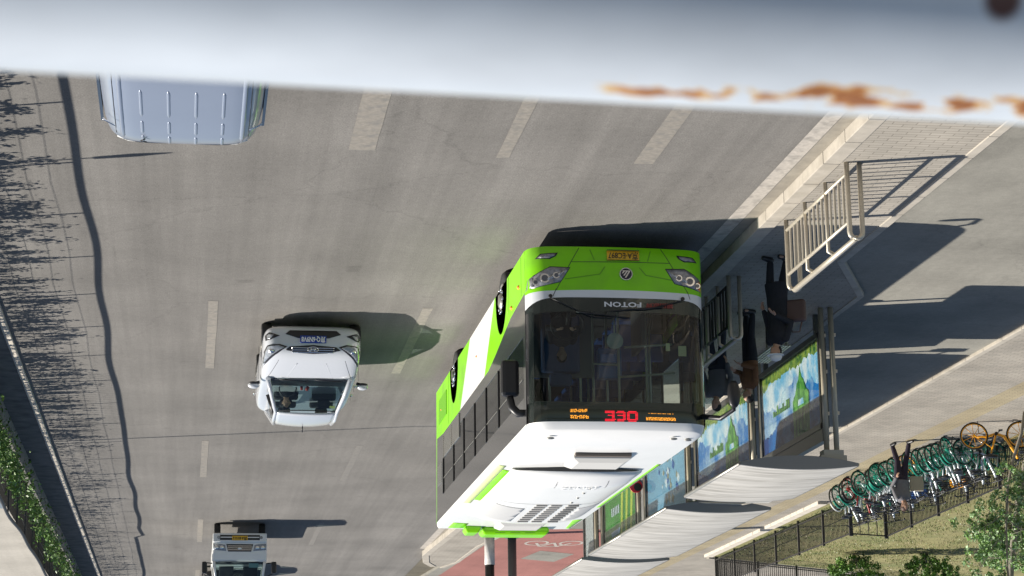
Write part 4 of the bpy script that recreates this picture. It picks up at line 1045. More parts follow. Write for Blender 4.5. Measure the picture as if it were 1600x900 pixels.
# advertisement light boxes between the posts
def lightbox(y0, y1, lab, art):
    b = empty('advertising_panel', (PX, y0, .15), 0, lab, 'advertising panel')
    L_ = y1-y0
    mb = MB()
    for z in (.42, 2.06): mb.b2(-.09, .05, 0, L_, z-.05, z+.05)
    for y in (.03, L_-.03): mb.b2(-.09, .05, y-.04, y+.04, .37, 2.11)
    mb.b2(-.09, -.03, 0, L_, .4, 2.1)
    mb.b2(-.08, .04, .0, L_, 2.11, 2.34)
    for y in (.3, L_-.3): mb.b2(-.06, .02, y-.05, y+.05, 0, .4)
    mb.build('panel_frame', mat('panel_frame_dark', (.07, .075, .075), .35, .5), b)
    art(b, L_)
    g = MB(); g.b2(.030, .036, .07, L_-.07, .47, 2.01); g.build('front_glass', LENS, b)
    return b
def cols(nm, c, **k): return mat(nm, hexc(c), .5, **k)
SKYA = cols('poster_sky', '3fa6d8', var=.2, scale=1.2); SKYW = cols('poster_cloud', 'dff0f5', var=.10, scale=3); GRA = cols('poster_leaves', '7ea53c', var=.5, scale=7)
GRD_ = cols('poster_leaves_dark', '2f6a30', var=.3, scale=6); TWR = cols('poster_tower', '5fae4e', var=.2, scale=5); BLUE = cols('poster_deep_blue', '1a63b0', var=.25, scale=2)
def poster_mat(nm, c1, c2, sc=1.6, lo=.42, hi=.58):
    m = mat(nm, c1, .5, var=.1, scale=4); n = m.node_tree.nodes; l = m.node_tree.links; b = n['Principled BSDF']
    tc = n.new('ShaderNodeTexCoord'); q = n.new('ShaderNodeTexNoise'); q.inputs['Scale'].default_value = sc; q.inputs['Detail'].default_value = 9; q.inputs['Roughness'].default_value = .6; l.new(tc.outputs['Object'], q.inputs['Vector'])
    cr = n.new('ShaderNodeValToRGB'); cr.color_ramp.elements[0].position = lo; cr.color_ramp.elements[1].position = hi; cr.color_ramp.elements[0].color = tuple(hexc(c1))+(1,); cr.color_ramp.elements[1].color = tuple(hexc(c2))+(1,)
    l.new(q.outputs[0], cr.inputs[0]); l.new(cr.outputs[0], b.inputs['Base Color']); return m
PSKY = poster_mat('poster_lake_sky', '0f7cc6', 'cfeaf2', 1.3, .42, .64); PCLD = poster_mat('poster_lake_clouds', '7cc6ea', 'e6f4f6', 2.2); PTW = poster_mat('poster_lake_tower', '2c7f30', '74bd4c', 5); PLV = poster_mat('poster_lake_leaves', '2f6a30', 'a2b84a', 6, .38, .6); PBL = poster_mat('poster_blue_painted_shade', '123f86', '2a7cc4', 2)
def blob_poly(b, pts, x, m, nm='poster_shape'):
    q = MB(); q.prism(pts, 'x', x-.004, x); q.build(nm, m, b)
def lake_art(seed):
    rr = random.Random(seed)
    def edge(y0, y1, f, n=60, j=.03): return [(y0+(y1-y0)*i/n, f(y0+(y1-y0)*i/n)+rr.uniform(-j, j)) for i in range(n+1)]
    def f(b, L_):
        a0, a1 = .07, L_-.07
        blob_poly(b, [(a0, .47), (a1, .47), (a1, 2.01), (a0, 2.01)], -.01, PSKY, 'poster')
        blob_poly(b, [(a0, .6)]+edge(a0, a1, lambda y: 1.05+.16*math.sin(y*2.1+seed)+.06*math.sin(y*7), j=.05)+[(a1, .6)], -.005, PCLD)
        blob_poly(b, [(a0, .47)]+edge(a0, a1, lambda y: .66+.03*math.sin(y*5)+.10*max(0, y-L_+1.0), j=.04)+[(a1, .47)], -.001, PLV)
        c = L_*.34
        def tw(y):
            d = abs(y-c)
            z = .74+2.2*d if d < .10 else (.96+.35*(d-.1) if d < .22 else (1.02+1.5*(d-.22) if d < .34 else 1.20+.5*(d-.34)))
            return z
        pts = edge(c-.52, c+.52, tw, 50, .02); blob_poly(b, pts+[(c+.52, 2.0), (c-.52, 2.0)], .004, PTW)
        blob_poly(b, [(c-.2, 1.44), (c+.18, 1.44), (c+.14, 1.33), (c-.16, 1.33)], .007, PCLD)
        for dy in (-.3, -.1, .12, .3): blob_poly(b, [(c+dy, 1.6), (c+dy+.05, 1.6), (c+dy+.05, 1.95), (c+dy, 1.95)], .008, GRD_)
        for y0, y1, zf in ((c+.52, a1, lambda y: 1.60-.08*math.sin(y*3)), (a0, c-.52, lambda y: 1.64+.05*math.sin(y*4))):
            p = edge(y0, y1, zf, 40, .03); blob_poly(b, p+[(y1, 2.01), (y0, 2.01)], .005, PBL)  # upper half of the print: canopy shade is put into this deep blue
        for k in range(9): 
            y = c+.75+.13*k; h_ = rr.uniform(.08, .2); blob_poly(b, [(y, 1.36), (y+.07, 1.36), (y+.07, 1.36-h_), (y, 1.36-h_)], .0058, PTW)
    return f
def blue_art(b, L_):
    blob_poly(b, [(.07, .47), (L_-.07, .47), (L_-.07, 2.01), (.07, 2.01)], -.01, cols('poster_pale_blue', '7fb8d4', var=.15, scale=1.5), 'poster')
    rr = random.Random(5)
    for _ in range(34):
        y = rr.gauss(1.7, .5); z = rr.uniform(.6, 1.7); s_ = rr.uniform(.05, .14)
        y = min(max(y, .25), L_-.3)
        blob_poly(b, [(y-s_, z), (y-s_*.2, z+s_*.9), (y+s_, z+s_*.3), (y+s_*.4, z-s_*.9)], -.004+rr.random()*.003, rr.choice([SKYW, cols('poster_tan', '9a9f86'), BLUE]))
def green_art(b, L_):
    blob_poly(b, [(.07, .47), (L_-.07, .47), (L_-.07, 2.01), (.07, 2.01)], -.01, cols('poster_green', '3f9a2f', var=.3, scale=2), 'poster')
    for k, y in enumerate((.5, 1.1, 1.7)): blob_poly(b, [(y, .5), (y+.28, .5), (y+.5, 1.95), (y+.3, 1.95)], -.004+.002*k, cols('poster_yellow_green', 'cfe24a'))
    rr = random.Random(2)
    for i in range(5): blob_poly(b, [(2.3+.22*i, 1.0), (2.42+.22*i, 1.0), (2.42+.22*i, 1.22), (2.3+.22*i, 1.22)], .004, SKYW, 'poster_lettering')
    blob_poly(b, [(2.2, 1.6), (3.4, 1.62), (3.3, 1.75), (2.3, 1.74)], .004, cols('poster_car_blue', '9ac4dd'))
def plain_art(b, L_):
    blob_poly(b, [(.07, .47), (L_-.07, .47), (L_-.07, 2.01), (.07, 2.01)], -.01, cols('poster_white', 'd8ddda', var=.1), 'poster')
lightbox(35.52, 39.55, 'long lake poster with an inverted green tower, in the shelter nearest the bridge', lake_art(1))
lightbox(40.4, 45.0, 'blue lake poster panel partly hidden behind the bus front corner', lake_art(2))
lightbox(45.95, 50.3, 'pale blue poster panel with white ornament behind the bus roof', blue_art)
lightbox(51.4, 55.7, 'bright green poster panel beyond the bus roof', green_art)
lightbox(57.0, 58.6, 'narrow whitish poster panel at the far end of the shelters', plain_art)
# benches
for y, l in ((37.2, 'slatted metal bench in the shade under the nearest canopy'), (42.4, 'slatted metal bench beside the dark stop furniture behind the bus front')):
    bn = empty('bench', (-10.55, y, .15), 0, l, 'bench')
    mb = MB(); 
    for i in range(6): mb.b2(-.17+.06*i, -.13+.06*i, -.8, .8, .42, .45)
    mb.build('seat', STEELD, bn)
    for s_ in (-.65, .65):
        mb = MB(); mb.tube([(-.12, s_, 0), (-.12, s_, .42)], .025, 6); mb.tube([(.12, s_, 0), (.12, s_, .42)], .025, 6); mb.build('leg', STEELD, bn)
rs = empty('round_sign', (-10.8, 50.6, .15), 0, 'small round red sign on a post between the posters behind the bus', 'sign')
mb = MB(); mb.tube([(0,0,0), (0,0,1.0)], .025, 8); mb.build('post', STEELD, rs)
mb = MB(); mb.tube([(0,-.03,.98), (0,.0,.98)], .16, 24); mb.build('sign_disc', mat('sign_red', hexc('d3203a'), .4), rs)
mb = MB(); mb.tube([(-.04,-.036,1.0), (-.04,-.028,1.0)], .10, 24); mb.build('disc_centre', BLACK, rs)

# waiting rails at the kerb
def rail(y0, ln, lab, x=-8.81, fill=None):
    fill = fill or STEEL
    r = empty('guard_rail', (x, y0, .15), 0, lab, 'railing')
    for k, y in enumerate((0, ln)):
        mb = MB()
        pts = [(-.09, y, 0), (-.09, y, .98)] + [(-.09+.075*(1-math.cos(a)), y, .98+.09*math.sin(a)) for a in (.5, 1.0, 1.57)] + [(.02, y, 1.07)] + [(.09-.075*(1-math.cos(a)), y, .98+.09*math.sin(a)) for a in (1.57, 1.0, .5)] + [(.09, y, .98), (.09, y, 0)]
        mb.tube(pts, .036, 12); mb.build('hoop', STEEL, r)
    mb = MB(); mb.tube([(-.0, 0, 1.07), (-.0, ln, 1.07)], .042, 12); mb.build('handrail', STEEL, r)
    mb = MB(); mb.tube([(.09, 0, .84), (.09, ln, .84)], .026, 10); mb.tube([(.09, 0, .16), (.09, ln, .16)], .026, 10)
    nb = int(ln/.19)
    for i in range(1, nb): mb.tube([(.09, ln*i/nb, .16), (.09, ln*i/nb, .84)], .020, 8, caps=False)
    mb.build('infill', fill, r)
    for f_ in (.33, .67):
        mb = MB(); mb.tube([(.09, ln*f_, 0), (.09, ln*f_, 1.0), (0, ln*f_, 1.05)], .03, 10); mb.build('post', STEEL, r)
    return r
rail(26.6, 3.0, 'stainless steel guard rail standing alone on the sunlit island nearest the bridge')
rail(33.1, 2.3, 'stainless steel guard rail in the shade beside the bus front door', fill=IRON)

# ------------------------------------------------------------------ posts beyond the bus
wp = empty('sign_post', (-9.75, 69.0, .15), 0, 'thick round post painted white below and black above, behind the bus roof', 'post')
mb = MB(); mb.tube([(0,0,0), (0,0,.95)], .17, 16); mb.build('white_section', mat('worn_white', (.6, .58, .55), .6, var=.2, scale=6, dirt=(.3,.29,.27), dscale=4), wp)
mb = MB(); mb.tube([(0,0,.95), (0,0,7)], .155, 16); mb.build('black_section', BLACK, wp)
gp = empty('lamp_post', (-10.5, 69.0, .15), 0, 'plain grey round post standing beside the white and black post', 'post')
mb = MB(); mb.tube([(0,0,0), (0,0,8)], .145, 16); mb.build('shaft', mat('post_grey', (.13, .135, .14), .5, .3), gp)
mb = MB(); mb.tube([(0,0,0), (0,0,.06)], .24, 12); mb.build('base_plate', STEELD, gp)
for x, l in ((-14.55, 'left one of two dark bollards flanking a bicycle on the red lane'), (-15.55, 'right one of two dark bollards flanking a bicycle on the red lane')):
    bo = empty('bollard', (x, 84.2, .0), 0, l, 'bollard', 'bollards on the cycle lane')
    mb = MB(); mb.tube([(0,0,0), (0,0,.75)], .11, 14); mb.build('shaft', mat('bollard_brown', (.04, .025, .02), .6), bo)
    mb = MB(); mb.ell((0,0,.76), (.11,.11,.05)); mb.build('cap', BLACK, bo)

# ------------------------------------------------------------------ iron fence of the lawn
def fence_run(parent, a, b, h=1.05, posts=2.5, origin=None, bar=.12):
    a = Vector((a[0], a[1], 0)); b = Vector((b[0], b[1], 0)); d = b-a; n = max(1, round(d.length/posts)); t = d.normalized(); o = Vector(origin)
    for i in range(n+1):
        p = a+d*i/n-o; mb = MB(); mb.b2(p.x-.035, p.x+.035, p.y-.035, p.y+.035, 0, h+.05); mb.build('post', IRON, parent)
    for i in range(n):
        p = a+d*i/n-o; q = a+d*(i+1)/n-o; mb = MB(); L_ = (q-p).length; m_ = int(L_/bar)
        for z in (.14, h-.02):
            c = (p+q)/2; mb.box((c.x, c.y, z), (L_, .035, .035), 0, math.atan2(t.y, t.x))
        for k in range(1, m_):
            c = p+(q-p)*k/m_; mb.box((c.x, c.y, h/2+.05), (.019, .019, h-.1), 0, math.atan2(t.y, t.x))
        mb.build('railing_panel', IRON, parent)
o1 = (-19.0, 59.3, 0)
f1 = empty('iron_fence', (-19.0, 59.3, .15), 0, 'black iron fence with upright bars running straight along the lawn edge past the bicycles', 'fence')
fence_run(f1, (-19.0, 59.3), (-18.8, 74.6), origin=o1)
f2 = empty('iron_fence', (-20.3, 59.9, .15), 0, 'black iron fence directly behind the row of parked bicycles', 'fence')
fence_run(f2, (-20.3, 59.9), (-19.45, 42.0), origin=(-20.3, 59.9, 0)); fence_run(f2, (-20.25, 59.85), (-19.05, 59.35), origin=(-20.3, 59.9, 0), posts=3, bar=.28)
f3 = empty('iron_fence', (-18.9, 74.8, .15), 0, 'black iron fence closing the far side of the lawn beyond the bushes', 'fence')
fence_run(f3, (-18.9, 74.75), (-32, 84.4), origin=(-18.9, 74.8, 0))
# ------------------------------------------------------------------ bicycles
TEAL = mat('teal_paint', hexc('128a72'), .35, coat=.3); SILV = mat('bike_silver', (.62, .66, .68), .3, .3); YEL = mat('yellow_bike', hexc('f0a812'), .3, coat=.4)
REDB = mat('dark_red_bike', hexc('8a2a22'), .4); BLUB = mat('blue_part', hexc('1f4f93'), .5)
def make_bike(wheelc, framec, fenderc, basketc, lab, cat='bicycle', group=None, seatc=BLACK, spokec=None):
    b = empty('parked_bicycle', (0,0,.15), 0, lab, cat, group)
    r = .325; wbx = .53; ns = 10
    for x, nm in ((-wbx, 'wheel'), (wbx, 'wheel')):
        w_ = empty(nm, (x, 0, r)); w_.parent = b
        q = MB(); q.tube([(r*.96*math.cos(2*math.pi*i/28), 0, r*.96*math.sin(2*math.pi*i/28)) for i in range(28)], .017, 7, closed=True); q.build('tyre', RUBBER, w_)
        q = MB(); q.tube([(r*.88*math.cos(2*math.pi*i/28), 0, r*.88*math.sin(2*math.pi*i/28)) for i in range(28)], .014, 6, closed=True)
        for i in range(ns):
            a = 2*math.pi*i/ns+.2; q.tube([(0,0,0), (r*.88*math.cos(a), 0, r*.88*math.sin(a))], .0075, 4, caps=False)
        q.tube([(0,-.05,0), (0,.05,0)], .035, 8); q.build('rim', wheelc, w_)
    for x, a0, a1 in ((-wbx, .25, 2.7), (wbx, .5, 2.4)):
        q = MB(); n = 12
        q.loft([[Vector((x+(r+.035+dr)*math.cos(a0+(a1-a0)*i/n), dy, r+(r+.035+dr)*math.sin(a0+(a1-a0)*i/n))) for dy, dr in ((-.028, -.01), (0, .008), (.028, -.01), (0, .0))] for i in range(n+1)]); q.build('mudguard', fenderc, b)
    q = MB()
    q.tube([(-wbx, -.04, r), (-.28, -.03, r+.02), (-.02, 0, .29), (.16, 0, .36), (.40, 0, .80), (.43, 0, .90)], [.022, .026, .036, .036, .034, .03], 8)
    q.tube([(-.02, 0, .29), (-.17, 0, .76)], .022, 8); q.tube([(-wbx, .05, r), (-.14, .0, .62)], .012, 6); q.tube([(.40, 0, .80), (.47, .045, .6), (wbx, .045, r)], .017, 6); q.tube([(.47, -.045, .6), (wbx, -.045, r)], .014, 6)
    q.build('frame', framec, b)
    q = MB(); q.loft([[Vector((x, y*w2, z+dz)) for y, dz in ((-1, 0), (-.6, .03), (.6, .03), (1, 0), (.5, -.03), (-.5, -.03))] for x, w2, z in ((-.33, .05, .82), (-.29, .10, .83), (-.18, .085, .82), (-.03, .025, .82))]); q.build('saddle', seatc, b)
    q = MB(); q.tube([(.34, -.28, .98), (.40, -.26, 1.0), (.43, -.08, 1.0), (.43, .08, 1.0), (.40, .26, 1.0), (.34, .28, .98)], .014, 6); q.tube([(.43, 0, .86), (.43, 0, 1.0)], .018, 6)
    for s_ in (-1, 1): q.tube([(.31, s_*.285, .975), (.38, s_*.265, .995)], .02, 6)
    hb = q.build('handlebar', BLACK, b)
    q = MB(); q.box((.60, 0, .74), (.26, .30, .02))
    for z in (.80, .86, .92):
        for x0, x1, y0, y1 in ((.47, .75, -.16, -.16), (.47, .75, .16, .16), (.47, .47, -.16, .16), (.75, .75, -.16, .16)): q.tube([(x0, y0, z), (x1, y1, z)], .007, 4)
    for x in (.47, .54, .61, .68, .75):
        for y in (-.16, .16): q.tube([(x, y, .74), (x, y, .93)], .006, 4, caps=False)
    q.build('basket', basketc, b)
    q = MB(); q.tube([(-.02, -.09, .29), (.10, -.10, .17)], .013, 5); q.tube([(-.02, .09, .29), (-.14, .10, .41)], .013, 5); q.tube([(-.02, -.06, .29), (-.02, .06, .29)], .04, 10)
    q.box((.10, -.14, .17), (.09, .08, .025)); q.box((-.14, .14, .41), (.09, .08, .025)); q.build('cranks', BLACK, b)
    q = MB(); q.tube([(-.42, .06, .28), (-.44, .18, .02)], .01, 5); q.build('kickstand', BLACK, b)
    return b
GRP = 'shared bicycles parked in a row by the iron fence'
p0 = make_bike(TEAL, SILV, TEAL, BLACK, 'teal and silver shared bicycle in the packed row against the iron fence', group=GRP)
rr = random.Random(21)
line = [(-17.95, 57.45), (-17.86, 55.96), (-17.70, 54.3), (-17.76, 53.2), (-17.85, 52.4), (-17.99, 50.7), (-18.08, 49.8), (-18.08, 48.7)]
def on_line(t):
    k = min(len(line)-2, int(t*(len(line)-1))); f_ = t*(len(line)-1)-k
    return line[k][0]*(1-f_)+line[k+1][0]*f_, line[k][1]*(1-f_)+line[k+1][1]*f_
pS = make_bike(STEELD, SILV, WHITE, BLACK, 'bicycle with grey wheels at the far end of the parked row', group=GRP)
pR = make_bike(REDB, REDB, BLACK, BLACK, 'dark red bicycle squeezed between teal ones near the far end of the row', group=GRP)
pY = make_bike(TEAL, SILV, TEAL, YEL, 'teal shared bicycle with a yellow basket in the near half of the row', group=GRP)
pB = make_bike(TEAL, SILV, TEAL, BLUB, 'teal shared bicycle with a blue basket right beside the walking person', group=GRP)
pO = make_bike(YEL, TEAL, TEAL, BLACK, 'bicycle with orange wheel rims mixed into the teal row', group=GRP)
N = 21; special = {0: pS, 4: pR, 16: pY, 12: pB, 13: pO}
first = True
for i in range(N):
    x, y = on_line(i/(N-1)); ang = R(150+rr.uniform(-14, 14))
    if i in special: o = special[i]
    elif first: o = p0; first = False
    else: o = copy_tree(p0)
    hx, hy = math.cos(ang), math.sin(ang)
    lean = R(rr.uniform(1, 14)) * -1
    o.location = (x+.53*hx+rr.uniform(-.13, .13), y+.53*hy-.17+rr.uniform(-.10, .10), .15); o.rotation_euler = (lean, 0, ang)
    if i not in special: o['label'] = 'teal and silver shared bicycle in the middle of the packed row by the fence'
    if i == 1: o['label'] = 'teal shared bicycle second from the far end of the parked row'
    near = {3: 'teal shared bicycle touching the dark red one on its far side', 5: 'teal shared bicycle touching the dark red one on its near side', 11: 'teal shared bicycle touching the blue basket bicycle on its far side',
            14: 'teal shared bicycle touching the orange rimmed one on its near side', 15: 'teal shared bicycle touching the yellow basket bicycle on its far side', 17: 'teal shared bicycle touching the yellow basket bicycle on its near side', 2: 'teal shared bicycle third from the far end of the parked row'}
    if i in near: o['label'] = near[i]
    if i == N-1: o['label'] = 'teal and silver shared bicycle nearest the yellow one at the near end of the row'
    if i == N-2: o['label'] = 'teal and silver shared bicycle second from the near end of the row'
# a second layer behind, close to the fence
for i in range(5):
    o = copy_tree(p0); x, y = on_line(.12+.19*i); ang = R(100+rr.uniform(-15, 25))
    o.location = (x-1.35, y+.2, .15); o.rotation_euler = (R(-6), 0, ang); o['label'] = 'teal shared bicycle wedged between the front row and the fence'
o = copy_tree(p0); o.location = (-19.05, 48.95, .15); o.rotation_euler = (R(-4), 0, R(160)); o['label'] = 'teal shared bicycle standing directly behind the yellow bicycle'
yb2 = make_bike(YEL, YEL, YEL, BLACK, 'yellow shared bicycle parked across the pavement at the near end of the row', group=GRP)
for c in kids(yb2):
    if c.name.startswith('mudguard'): bpy.data.objects.remove(c)
yb2.location = (-18.50, 46.35, .15); yb2.rotation_euler = (R(-5), 0, R(196))
cb = make_bike(STEELD, BLUB, BLUB, BLACK, 'blue bicycle standing between two bollards on the red lane', 'bicycle')
cb.location = (-15.0, 84.2, .0); cb.rotation_euler = (0, 0, R(60))

# ------------------------------------------------------------------ people
SKIN = mat('skin', (.42, .25, .17), .55)
def V3(*a): return Vector(a)
def limb(mb, pts, rs, n=12):
    # densify with smooth radii
    P, Q = [], []
    for i in range(len(pts)-1):
        a, b = Vector(pts[i]), Vector(pts[i+1])
        for k in range(4):
            t = k/4; P.append(a+(b-a)*t); Q.append(rs[i]+(rs[i+1]-rs[i])*t)
    P.append(Vector(pts[-1])); Q.append(rs[-1]); mb.tube(P, Q, n)
    for p, r in zip(pts, rs): mb.ell(p, (r*1.0, r*1.0, r*1.0), 10, 6)
def hand(mb, wrist, d, palm_n, s=1.0):
    d = Vector(d).normalized(); nrm = Vector(palm_n).normalized(); sd = d.cross(nrm).normalized(); w_ = Vector(wrist)
    M3 = Matrix((sd, nrm, d)).transposed()
    mb.ell(w_+d*.05*s, (.038*s, .017*s, .052*s), 10, 6, mtx=M3)
    for i, (o, l) in enumerate(((-.028, .062), (-.010, .073), (.009, .068), (.026, .052))):
        p = w_+d*.09*s+sd*o*s; mb.tube([p-d*.03*s, p, p+d*l*.5*s+nrm*.012*s, p+d*l*.85*s+nrm*.032*s], [.009*s, .009*s, .008*s, .007*s], 6)
    p = w_+d*.03*s-sd*.03*s; mb.tube([p, p-sd*.025*s+d*.025*s, p-sd*.03*s+d*.06*s+nrm*.012*s], [.011*s, .010*s, .008*s], 6)
def make_person(loc, rz, h, lab, J, top, bottom, shoe, hair, long_coat=False, hat=None, hood=False):
    """J: joints for a 1.70 m figure facing -y: lh/rh (hips), lk, la (ankles), ls shoulder, le, lw"""
    s = h/1.70
    pr = empty('person', loc, rz, lab, 'person'); pr.scale = (s, s, s)
    lean = J.get('lean', 0)
    hipz = .92; neck = V3(0, -.02-lean, 1.44); head = V3(0, -.05-lean*1.15+J.get('hy', 0), 1.585)
    b = MB()
    b.ell(head, (.076, .092, .112), 16, 12); b.ell(head+V3(0, -.03, -.055), (.055, .062, .05), 12, 8)
    b.ell(head+V3(0, -.094, -.012), (.013, .018, .024), 8, 6)              # nose
    for sx in (-1, 1):
        b.ell(head+V3(sx*.078, .0, -.005), (.012, .02, .03), 8, 6); b.ell(head+V3(sx*.03, -.082, .018), (.018, .012, .008), 8, 6); 
    b.ell(head+V3(0, -.083, -.052), (.026, .012, .010), 8, 6)
    limb(b, [neck+V3(0,.01,-.06), head+V3(0,.01,-.06)], [.058, .052])
    def torso(mb, k, z0=.88, z1=1.44, flare=0):
        rings = []
        prof = [(.86, .165, .115), (.95, .168, .12), (1.05, .150, .108), (1.15, .158, .112), (1.28, .182, .122), (1.36, .178, .112), (1.42, .12, .085), (1.46, .06, .06)]
        for z, a, c in prof:
            if z < z0: continue
            f_ = (z-.9)/.55; y = -lean*max(0, f_)
            rings.append([V3(a*k*math.cos(2*math.pi*j/20), y+c*k*math.sin(2*math.pi*j/20), z) for j in range(20)])
        if flare:
            ext = []
            for z, a, c in ((flare, .215, .17), ((flare+.88)/2, .19, .14)): ext.append([V3(a*math.cos(2*math.pi*j/20), c*math.sin(2*math.pi*j/20)-J.get('fl', 0), z) for j in range(20)])
            rings = ext+rings
        mb.loft(rings)
    torso(b, .93)
    L = dict(J)
    for sd in 'lr':
        sx = 1 if sd == 'l' else -1
        hip = V3(sx*.09, 0, .90); k_ = Vector(L[sd+'k']); a_ = Vector(L[sd+'a'])
        limb(b, [hip, k_, a_], [.078, .052, .036])
        ft = Vector(L.get(sd+'f', (a_.x+sx*.015, a_.y-.15, a_.z-.05))); limb(b, [a_+V3(0,.03,-.045), ft], [.036, .030])
        sh = V3(sx*.175, -lean*.85, 1.38); e_ = Vector(L[sd+'e']); w_ = Vector(L[sd+'w'])
        limb(b, [sh, e_, w_], [.046, .036, .026]); hand(b, w_, (w_-e_)+V3(0,0,-.05), V3(-sx, 0, 0) if abs((w_-e_).normalized().z) > .5 else V3(0,0,-1))
    b.build('body', SKIN, pr, remesh=.009)
    # clothes
    c = MB(); torso(c, 1.12, .88 if not long_coat else .86, 1.44, flare=.45 if long_coat else 0)
    for sd in 'lr':
        sx = 1 if sd == 'l' else -1; sh = V3(sx*.170, -lean*.85, 1.375); e_ = Vector(L[sd+'e']); w_ = Vector(L[sd+'w'])
        limb(c, [sh, e_, e_+(w_-e_)*.93], [.068, .052, .042])
    if hood: c.ell(neck+V3(0, .07, .0), (.11, .07, .06))
    c.build('coat' if long_coat else 'jacket', top, pr, remesh=.011)
    c = MB()
    c.ell((0, 0, .92), (.175, .13, .10), 16, 8)
    for sd in 'lr':
        sx = 1 if sd == 'l' else -1; a_ = Vector(L[sd+'a']); k_ = Vector(L[sd+'k']); limb(c, [V3(sx*.085, 0, .88), k_, a_+(k_-a_)*.06], [.100, .070, .056])
    c.build('trousers', bottom, pr, remesh=.011)
    for sd in 'lr':
        c = MB(); a_ = Vector(L[sd+'a']); ft = Vector(L.get(sd+'f', (a_.x+.0, a_.y-.15, a_.z-.05)))
        limb(c, [a_+V3(0,.035,-.04), a_+V3(0,-.03,-.04), ft], [.045, .048, .038]); c.build('shoe', shoe, pr, remesh=.009)
    c = MB(); c.ell(head+V3(0, .022, .03), (.088, .094, .098), 16, 12)
    if hat is None:
        c.build('hair', hair, pr)
    else:
        c.ell(head+V3(0, .05, -.04), (.075, .06, .09)); c.build('hair', hair, pr)
        c = MB(); c.lathe(head+V3(0, .005, .045), [(-.01, .098), (.03, .096), (.07, .075), (.092, .02)], 'z', 20); c.lathe(head+V3(0, -.01, .03), [(0, .10), (.004, .135), (.012, .135), (.016, .1)], 'z', 20); c.build('sun_hat', hat, pr)
    return pr
std = dict(lk=(.10, -.02, .49), la=(.11, .02, .085), rk=(-.10, -.02, .49), ra=(-.11, .02, .085), le=(.245, .03, 1.10), lw=(.23, -.08, .86), re=(-.245, .03, 1.10), rw=(-.23, -.08, .86))
DARKC = mat('dark_cloth', (.018, .019, .024), .9, var=.2, scale=9); NAVY = mat('navy_cloth', (.03, .035, .05), .9); BROWN = mat('tan_jacket', (.17, .08, .035), .85, var=.2, scale=8)
GREYJ = mat('grey_jacket', (.16, .155, .165), .8, var=.15, scale=6); HAIR = mat('black_hair', (.012, .01, .009), .6); HAT = mat('white_hat', (.75, .74, .7), .8); PLUM = mat('plum_trousers', (.028, .02, .035), .9)
J = dict(std); J.update(lk=(.09, -.06, .49), la=(.10, -.02, .085), rk=(-.09, .03, .49), ra=(-.12, .12, .085), re=(-.25, .03, 1.12), rw=(-.17, -.22, 1.02), lean=.03)
make_person((-9.15, 31.75, .15), R(60), 1.70, 'person in a long dark coat and white sun hat walking by the guard rail', J, DARKC, DARKC, BLACK, HAIR, long_coat=True, hat=HAT)
bg_ = empty('shoulder_bag', (-9.40, 31.62, .95), R(30), 'brown bag held by the person in the white hat', 'bag')
mb = MB(); mb.box((0, 0, .12), (.34, .14, .36)); mb.build('bag_body', mat('bag_brown', (.09, .05, .04), .6), bg_, bevel=.04)
mb = MB(); mb.tube([(-.1, 0, .30), (-.06, 0, .46), (.06, 0, .46), (.1, 0, .30)], .012, 6); mb.build('strap', mat('bag_strap', (.12, .07, .05), .6), bg_)
J = dict(std); J.update(le=(.25, -.05, 1.12), lw=(.12, -.26, 1.12), re=(-.24, -.03, 1.1), rw=(-.14, -.26, 1.05), lean=.02)
make_person((-9.72, 35.6, .15), R(75), 1.66, 'person in a tan brown jacket waiting under the shelter beside the grey jacket', J, BROWN, DARKC, BLACK, HAIR)
J = dict(std); J.update(lk=(.1, -.05, .49), rk=(-.1, .02, .49), ra=(-.11, .1, .085), le=(.26, .02, 1.1), lw=(.2, -.2, .98), lean=.05)
make_person((-9.30, 36.3, .15), R(40), 1.70, 'person in a grey jacket standing at the kerb next to the bus door', J, mat('light_grey_jacket', (.13, .13, .135), .8), NAVY, BLACK, HAIR)
J = dict(std); J.update(lk=(.06, .02, .49), la=(.03, .20, .10), lf=(.03, .10, .04), rk=(-.10, -.10, .50), ra=(-.12, -.22, .085), le=(.24, .05, 1.10), lw=(.26, -.14, .92), re=(-.24, .06, 1.1), rw=(-.24, .04, .84), lean=.03)
make_person((-17.12, 49.25, .15), R(-22), 1.72, 'person in a grey jacket and dark trousers walking in front of the parked bicycles', J, GREYJ, PLUM, BLACK, mat('brown_hair', (.06, .03, .02), .6), hood=True)
bg_ = empty('paper_bag', (-17.55, 49.35, 1.0), R(10), 'flat beige paper bag carried at the side of the walking person', 'bag')
mb = MB(); mb.loft([[(sx*w_, sy*.04, z) for sx, sy in ((-1,-1), (1,-1), (1,1), (-1,1))] for w_, z in ((.15, 0), (.17, .18), (.16, .36))], 0, True, False); mb.build('bag_body', mat('bag_paper', (.42, .37, .27), .8), bg_, bevel=.01)
mb = MB(); mb.tube([(.08, 0, .35), (.14, 0, .42), (.2, 0, .38)], .006, 5); mb.build('handle', BLACK, bg_)
sit = dict(lk=(.12, -.42, .98), la=(.12, -.62, .60), rk=(-.12, -.42, .98), ra=(-.12, -.62, .60), le=(.24, -.14, 1.16), lw=(.13, -.38, 1.24), re=(-.24, -.14, 1.16), rw=(-.13, -.38, 1.24), lean=-.03)
make_person((-1.74, 39.78, -.36), 0, 1.66, 'driver in dark clothes at the wheel of the white sedan', sit, DARKC, DARKC, BLACK, HAIR)
make_person((-5.78, 32.5, .10), 0, 1.70, 'driver in a dark blue uniform at the wheel of the city bus', sit, NAVY, DARKC, BLACK, HAIR)
